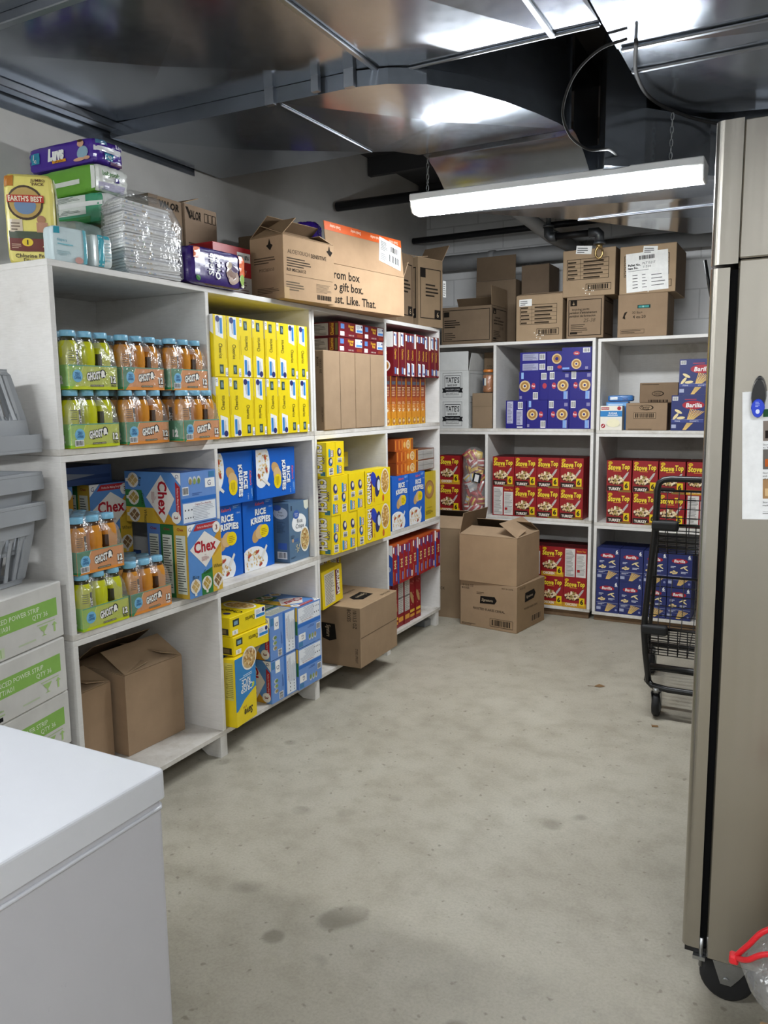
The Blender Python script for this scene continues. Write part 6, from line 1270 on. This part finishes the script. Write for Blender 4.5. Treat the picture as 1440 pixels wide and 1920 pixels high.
soft_single('wipes_pack', soft(.124, .055, .112, {'all': 'd5e6ea', 'right': '8ac4d0', 'top': 'd8e8ea'}, {'front': (lambda f: [f.R(.02, .78, .2, .98, '3fa0b4', 2), f.T('diapers', .25, .62, .08, '4aa8ba', 3, .3), f.lines(.12, .48, .8, .56, 1, '8ac8d4', 3), f.lines(.1, .2, .5, .34, 3, 'b4d0d6', 3), f.disc(f.W*.72, f.H*.1, f.W*.12, f.H*.1, 'd9a8a0', 3), f.R(.88, 0, 1, 1, '6fbccb', 2)], 0), 'right': (lambda f: f.R(.1, .1, .35, .9, 'eef4f4', 2), 0)}, 9, .006, seed=5), 'small white and blue pack at the front, between the yellow pack and its twin', 'diaper pack', (-.02, -.978, zt), R(82))
soft_single('wipes_pack', soft(.075, .2, .108, {'all': 'dfe9ea', 'right': '8ac4d0'}, {'front': (lambda f: [f.R(.2, .0, .5, 1, '4fb0c2', 2), f.R(.5, .86, .8, .98, '4fb0c2', 2), f.lines(.55, .2, .9, .8, 6, 'b4d0d6', 3)], 0)}, 9, .006, seed=6), 'narrow white and blue pack beside the clear diaper bag', 'diaper pack', (.0, -.858, zt), R(84))
# clear bag with a stack of diapers
t = thing('diaper_bag', 'clear plastic bag holding a tall stack of white diapers at the front edge', 'diaper bag', (.0, -.618, zt), PI/2+R(-14))
g = random.Random(5)
for i in range(14):
    q = M('matte'); wd = .232-.0022*i if i > 9 else .232
    n = 10; pts = []
    P = [(-wd/2, 0), (wd/2, 0), (wd/2, .16), (-wd/2, .16)]
    b = bmesh.new(); bmesh.ops.create_cube(b, size=1)
    for v in b.verts: v.co = (v.co.x*wd, v.co.y*.14+.08, v.co.z*.0172)
    bmesh.ops.bevel(b, geom=list(b.edges)+list(b.verts), offset=.0075, segments=3, affect='EDGES')
    for f in b.faces: q.mesh_from([v.co.copy() for v in f.verts], [tuple(range(len(f.verts)))], 'f0f0f0' if i % 3 else 'e9eaee', 0, True)
    b.free(); f = Face(q, (-wd/2, .0098, -.0086), (1, 0, 0), (0, 0, 1), wd, .0172)
    for k in range(5): f.disc(wd*g.uniform(.04, .5), .0086, .005, .003, ('b9c6dc', 'd9c9b0', 'c4d4c4')[k % 3], 1, 8)
    o = obj('diaper', q, t); o.location = (g.uniform(-.006, .006)-.018*max(0, (i-6))/7, g.uniform(-.003, .003), .012+.0176*i); o.rotation_euler = (0, R(2+g.uniform(-2, 2)), g.uniform(-.03, .03))
q = M('cloudy_film'); rings = []
for z, e in ((0, -.004), (.01, .006), (.06, .01), (.12, .008), (.19, .01), (.25, .004), (.275, -.02), (.285, -.05)):
    P = []; A, B = .122+e-(.018 if z > .2 else 0), .072+e*.6
    for i in range(36):
        a = 2*PI*i/36; k = (abs(math.cos(a))**8+abs(math.sin(a))**8)**(-1/8)
        P.append((A*math.cos(a)*k+g.uniform(-.003, .003)-(.014 if z > .2 else 0), .08+B*math.sin(a)*k+g.uniform(-.003, .003), z))
    rings.append(P)
for r0, r1 in zip(rings, rings[1:]):
    for i in range(36): q.poly([r0[i], r0[(i+1) % 36], r1[(i+1) % 36], r1[i]], 'ffffff', 0, True)
q.poly(rings[-1], 'ffffff')
ears = [(-.1, .1, .283), (-.06, .05, .3), (.0, .09, .292), (.06, .06, .305), (.09, .12, .286), (.02, .15, .298)]
for k in range(len(ears)-2): q.poly(ears[k:k+3], 'ffffff', 0, True)
obj('bag_film', weld(q.mesh('bag_film')), t)

hs = lambda t: None
case('cardboard_case', 'brown diaper case with its handle hole, left of two at the wall', 'case', .195, .3, .385, (-.28, -.248, zt), PI/2, '9a7f62', {'front': (lambda f: [f.T('VALOR', .6, .93, .07, INK, 2, .6, bold=.05, shear=.15), f.bars(.7, .44, .97, .6, '3f3a2a', 2, 8, '8c8468')], 0), 'left': (lambda f: f.T('VALOR', .5, .9, .06, INK, 2, .4, bold=.04), 0)}, {'back': (100, .08, '8b7052')}, True)
case('cardboard_case', 'brown diaper case with printed front, right of two at the wall', 'case', .205, .3, .385, (-.27, -.044, zt), PI/2, 'a2866a', {'front': (valor_face, 0)}, {'back': (95, .06, '8b7052'), 'left': (20, .1)}, True)
def sleep_art(f):
    W, H = f.W, f.H
    f.R(.05, .66, .16, .96, 'e0662a', 3); f.disc(W*.12, H*.14, W*.04, H*.08, '4a8a4a', 3); q = f.turn(1); q.T('Sleep', .56, .66, .085, WH, 4, .6, bold=.02); q.T('Overs', .5, .545, .085, WH, 4, .62, bold=.02)
    f.lines(.53, .3, .57, .75, 4, 'b8a8d8', 3); f.disc(W*.7, H*.42, W*.09, H*.2, '8a6a5a', 3, 14); f.disc(W*.74, H*.3, W*.1, H*.18, 'b8a090', 3, 14, .5); f.disc(W*.66, H*.62, W*.05, H*.1, 'c9b8a0', 4, 12); f.disc(W*.76, H*.55, W*.06, H*.1, '6a5a7a', 4)
    f.R(.85, .4, .98, .96, 'e0662a', 3); f.disc(W*.9, H*.28, W*.05, H*.16, '9ab85a', 4); f.disc(W*.91, H*.12, W*.04, H*.06, 'd8d8c0', 4)
soft_single('diaper_pack', soft(.33, .13, .142, {'all': '3a2470', 'right': '8a8a9a'}, {'front': (sleep_art, 0)}, 8, .012, seed=8), 'purple overnight diaper pack lying near the brown open box', 'diaper pack', (.035, -.308, zt), PI/2+R(-2))
single('wipes_box', carton(.24, .135, .215, 'b3202c', {'front': (lambda f: [f.R(.62, .72, .98, .9, WH, 2), f.T('SKU 18761', .8, .81, .08, '222222', 3, .3, bold=.04), f.R(0, 0, 1, .42, 'b9b4ae', 2), f.T("Keep's Dry", .62, .55, .09, 'e9c8c0', 3, .5), f.lines(.5, .05, .95, .36, 6, '7a5a58', 3), f.disc(f.W*.6, f.H*.4, f.W*.12, f.H*.12, 'e6e0da', 3)], 0)}), 'red wipes box wedged behind the purple overnight pack', 'box', (-.115, -.035, zt), PI/2+R(-3))
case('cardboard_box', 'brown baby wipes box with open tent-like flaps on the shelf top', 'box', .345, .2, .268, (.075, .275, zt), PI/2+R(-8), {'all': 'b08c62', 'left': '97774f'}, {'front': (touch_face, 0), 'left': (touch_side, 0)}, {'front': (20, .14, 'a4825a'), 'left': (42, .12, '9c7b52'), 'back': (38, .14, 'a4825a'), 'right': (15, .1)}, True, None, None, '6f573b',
     [lambda t: tape_part(t, -.1725, -.0007, .0, -.14, .05)])
t = case('cardboard_box', 'brown gift-printed box with orange tape along its raised flap', 'box', .64, .25, .2, (.1, .77, zt), PI/2+R(-8), {'all': 'b18d63', 'left': '97774f'}, {'front': (gift_face, 0)}, {'front': (84, .19, 'a8845c'), 'back': (70, .12), 'right': (118, .1)}, True)
fl = [c for c in t.children if abs(c.rotation_euler.x-R(84)) < .01][0]
q = M('plastic'); q.box(-.316, .152, .0034, .316, .191, .0046, 'd9602a'); q.box(-.316, .191, -.001, .316, .192, .0046, 'd9602a'); f = Face(q, (-.316, .152, .0047), (1, 0, 0), (0, 1, 0), .632, .039)
for k in range(4): f.txt('Deals today', .08+.16*k, .02, .015, 'f6d8c4', 1, .08, .02, 0, PI)
obj('tape', q, fl)
q = M('matte'); q.box(-.095, -.0625, 0, .095, .0625, .0008, 'f1f1ee'); f = Face(q, (-.095, -.0625, .0008), (1, 0, 0), (0, 1, 0), .19, .125, None, 0, .0002)
f.bars(.42, .12, .95, .5, n=20, bg=None); f.bars(.5, .56, .9, .86, n=10, bg=None); f.lines(.06, .5, .4, .9, 6, '555555', 1); f.lines(.06, .1, .36, .4, 4, '777777', 1)
o = obj('label', q, fl); o.location = (.205, .108, .0048); o.rotation_euler = (0, 0, R(-10))
soft_single('diaper_pack', soft(.2, .12, .16, '3f2a9a', {'front': (lambda f: f.R(.1, .5, .9, .65, 'e0dcf0', 2), 0)}, 6, .02, seed=9), 'purple pack poking out behind the gift-printed box', 'diaper pack', (-.15, 1.22, zt+.001), PI/2)
soft_single('diaper_pack', soft(.16, .12, .1, '4a2cab', None, 5, .03, seed=10), 'small purple pack at the wall behind the gift-printed box', 'diaper pack', (-.28, .93, zt+.4), PI/2+R(20))
case('cardboard_box', 'large dark brown box at the wall behind the gift-printed box', 'box', .62, .28, .395, (-.27, .88, zt), PI/2, '7f684c', None, None, False)
case('cardboard_case', 'tall brown case at the end of the shelf top with one flap up', 'case', .24, .2, .405, (.0, 1.745, zt), PI/2+R(-14), {'all': '8b7150', 'left': '7c6445'}, {'front': (dark_case, 0), 'left': (dark_case, 0)}, {'right': (125, .13), 'front': (15, .1), 'left': (8, .1)}, True, None, None, '6f573b', [lambda t: label_part(t, .122, -.002, .19, .03, .1, lambda f: f.lines(.1, .1, .9, .9, 6, '888888', 1))])
case('cardboard_case', 'tall brown case between the gift-printed box and the end case', 'case', .22, .2, .4, (-.03, 1.455, zt), PI/2, {'all': '7f664a'}, {'front': (dark_case, 0)}, None, False)

# ------------------------------------------------------------------ on top of the back shelves
zb = TOPE+.0006; zb2 = TOPF+.0006
case('cardboard_box', 'wide brown training-pants box with flap raised at the left end of the back shelf', 'box', .37, .32, .252, (-.03, 2.4, zb), 0, {'all': '7f684e', 'right': '7a6248'}, {'front': (lambda f: [f.frame(.03, .08, .97, .92, .004, '1f1a14', 2), f.R(.05, .74, .16, .88, '1f1a14', 3), f.lines(.06, .45, .4, .68, 4, '2b231a', 3, .5), f.lines(.06, .12, .3, .34, 4, '3b3024', 3, .4)], 0), 'right': (pants_face, 0)}, {'right': (88, .13, '8a7050'), 'back': (60, .1)}, True)
case('cardboard_case', 'tall brown diaper case with a raised flap at the wall behind the training-pants box', 'case', .29, .14, .28, (.075, 2.76, zb), 0, '7a644b', {'front': (size_face, 0)}, {'front': (90, .3, '75603f'), 'right': (88, .12)}, True) if 0 else None
t = case('cardboard_case', 'brown diaper case with a high flap behind the training-pants box', 'case', .3, .26, .46, (.06, 2.742, zb), 0, '7c664d', {'front': (lambda f: size_face(f.sub(0, f.H*.4, f.W, f.H*.6)), 0)}, {'front': (87, .17, '6f5a42')}, True)
case('cardboard_case', 'narrow dark brown case at the wall, right of the high-flap case', 'case', .2, .25, .55, (.345, 2.76, zb), 0, '75604a', {'front': (lambda f: f.disc(f.W*.3, f.H*.2, .03, .03, '2b231a', 2, 14), 0)}, None, False)
def lab(t): label_part(t, -.135, -.0012, .225, .085, .045, lambda f: f.lines(.08, .15, .7, .9, 3, '666666', 1, .4))
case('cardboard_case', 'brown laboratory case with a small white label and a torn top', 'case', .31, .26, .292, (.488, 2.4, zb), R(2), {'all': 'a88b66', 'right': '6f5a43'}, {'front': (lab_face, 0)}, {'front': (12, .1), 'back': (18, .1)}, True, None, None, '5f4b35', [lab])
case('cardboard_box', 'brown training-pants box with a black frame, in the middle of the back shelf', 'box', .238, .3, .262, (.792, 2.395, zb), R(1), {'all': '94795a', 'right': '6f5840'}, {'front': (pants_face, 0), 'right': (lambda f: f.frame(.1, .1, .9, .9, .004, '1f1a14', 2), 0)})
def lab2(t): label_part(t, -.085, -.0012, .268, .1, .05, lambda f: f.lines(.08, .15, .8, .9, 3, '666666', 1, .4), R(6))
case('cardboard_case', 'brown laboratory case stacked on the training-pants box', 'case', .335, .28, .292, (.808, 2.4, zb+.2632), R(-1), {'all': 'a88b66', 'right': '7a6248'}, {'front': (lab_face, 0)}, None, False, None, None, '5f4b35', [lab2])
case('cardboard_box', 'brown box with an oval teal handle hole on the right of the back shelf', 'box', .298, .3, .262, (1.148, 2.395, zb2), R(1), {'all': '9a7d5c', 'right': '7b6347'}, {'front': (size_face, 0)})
def pallet(f):
    f.bars(.3, .8, .72, .93, n=22, bg=None); f.T('Pallet No.', .2, .7, .055, '1c1c1c', 1, .3, bold=.05); f.T('PLT15217', .55, .72, .06, '1c1c1c', 1, .3); f.T('Item No.', .17, .62, .055, '1c1c1c', 1, .25, bold=.05); f.T('11524', .5, .63, .06, '1c1c1c', 1, .18); f.lines(.05, .54, .8, .57, 1, '888888', 1)
    for k in range(5): f.lines(.15, .1+.08*k, .34, .13+.08*k, 1, '444444', 1, .6); f.lines(.38, .1+.08*k, .5, .13+.08*k, 1, '666666', 1, .6, k)
    for k in range(4): f.lines(.6, .12+.09*k, .95, .15+.09*k, 1, '555555', 1, .6, k+5)
def lab3(t): label_part(t, -.122, -.0015, .008, .25, .235, pallet, R(-2.5)); label_part(t, -.03, -.0024, .238, .085, .045, lambda f: f.lines(.08, .15, .8, .9, 3, '666666', 1, .4), R(5))
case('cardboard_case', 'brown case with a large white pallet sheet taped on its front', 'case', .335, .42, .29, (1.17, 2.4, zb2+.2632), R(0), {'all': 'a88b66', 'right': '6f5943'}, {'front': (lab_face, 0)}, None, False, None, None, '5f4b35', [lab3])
q = M('matte')
soft_single('plastic_scrap', soft(.06, .06, .09, 'c9ccd2', None, 3, .06, 'gloss', 3), 'crumpled white plastic bag at the left end of the back shelf top', 'bag', (-.3, 2.42, zb), 0)
soft_single('sugar_bag', soft(.16, .1, .042, {'all': '3f74b4', 'top': '9ab4cc'}, {'front': (lambda f: [f.R(.1, .3, .4, .7, 'dfe6ee', 2), f.R(.6, .2, .8, .5, '2f5a9a', 2)], 0)}, 6, .02, seed=4), 'flat blue and white bag resting on the light blue box behind the sugar', 'bag', (1.01, 2.395+.087, FF[2]+.1822), R(4))

# ------------------------------------------------------------------ bits on the floor and by the fridge
m = M('leaf'); m.mesh_from([(0, 0, .003), (.03, .008, .012), (.06, .0, .004), (.03, -.01, .002)], [(0, 1, 2, 3)], '7a5c3a'); m.mesh_from([(0, 0, .001), (.03, -.01, .0006), (.06, 0, .001), (.03, .008, .001)], [(0, 1, 2, 3)], '7a5c3a'); m.tube([(-.03, .004, .003), (0, 0, .004)], .0012, '7a5c3a', 5)
single('dry_leaf', m, 'small dry brown leaf on the concrete floor', 'leaf', (1.19, 1.14, 0), .4)
m = M('leaf'); m.chbox(-.014, -.01, .0003, .014, .01, .003, '4a3524', 0, None, .0008); single('floor_scrap', m, 'tiny dark brown scrap on the floor in front of the cart', 'scrap', (1.556, .756, 0), .3)
case('cardboard_box', 'brown box corner at the lower right, below the zip bag', 'box', .32, .3, .3, (2.235, -1.609, 0), 0, 'a37f4e', None, None, False)
t = thing('zip_bag', 'clear plastic bag with a red zip strip beside the fridge', 'bag', (2.2, -1.42, .3015))
q = M('cloudy_film'); g = random.Random(8); rings = []
for z, a, b, sx, sy in ((0, .07, .07, .09, -.02), (.04, .09, .09, .075, -.01), (.09, .11, .1, .04, .0), (.14, .132, .1, -.01, .015), (.175, .135, .07, -.03, .035), (.22, .1, .04, -.02, .05), (.26, .06, .02, .0, .05), (.29, .03, .008, .03, .045)):
    rings.append([(sx+a*math.cos(2*PI*i/24)*(1+g.uniform(-.05, .05)), sy+b*math.sin(2*PI*i/24)*(1+g.uniform(-.05, .05)), z) for i in range(24)])
for r0, r1 in zip(rings, rings[1:]):
    for i in range(24): q.poly([r0[i], r0[(i+1) % 24], r1[(i+1) % 24], r1[i]], 'ffffff', 0, True)
obj('bag_film', weld(q.mesh('bag_film')), t)
q = M('zip_red'); q.tube(smooth_path([(-.172, .03, .167), (-.15, .02, .205), (-.12, .02, .245), (-.05, .02, .28), (.04, .02, .31)]), .005, 'd5202a', 7); q.tube(smooth_path([(-.172, .03, .167), (-.15, .0, .19), (-.12, -.01, .218), (-.05, -.02, .245), (.04, -.02, .26)]), .005, 'd5202a', 7); q.chbox(-.18, .018, .159, -.164, .038, .176, 'd5202a', 0, None, .003); obj('zip_strip', q, t)
for k, (x, y, z, c) in enumerate(((.08, -.03, .003, 'dfe3ee'), (.06, -.02, .06, 'b9c4e6'), (.03, -.01, .115, '5a78cc'))):
    q = soft(.1, .08, .05, c, None, 4, .03, 'gloss', k); o = obj('packet', weld(q.mesh('packet'), 1e-5), t); o.location = (x, y-.04, z); o.rotation_euler = (0, .2*k, .3*k)
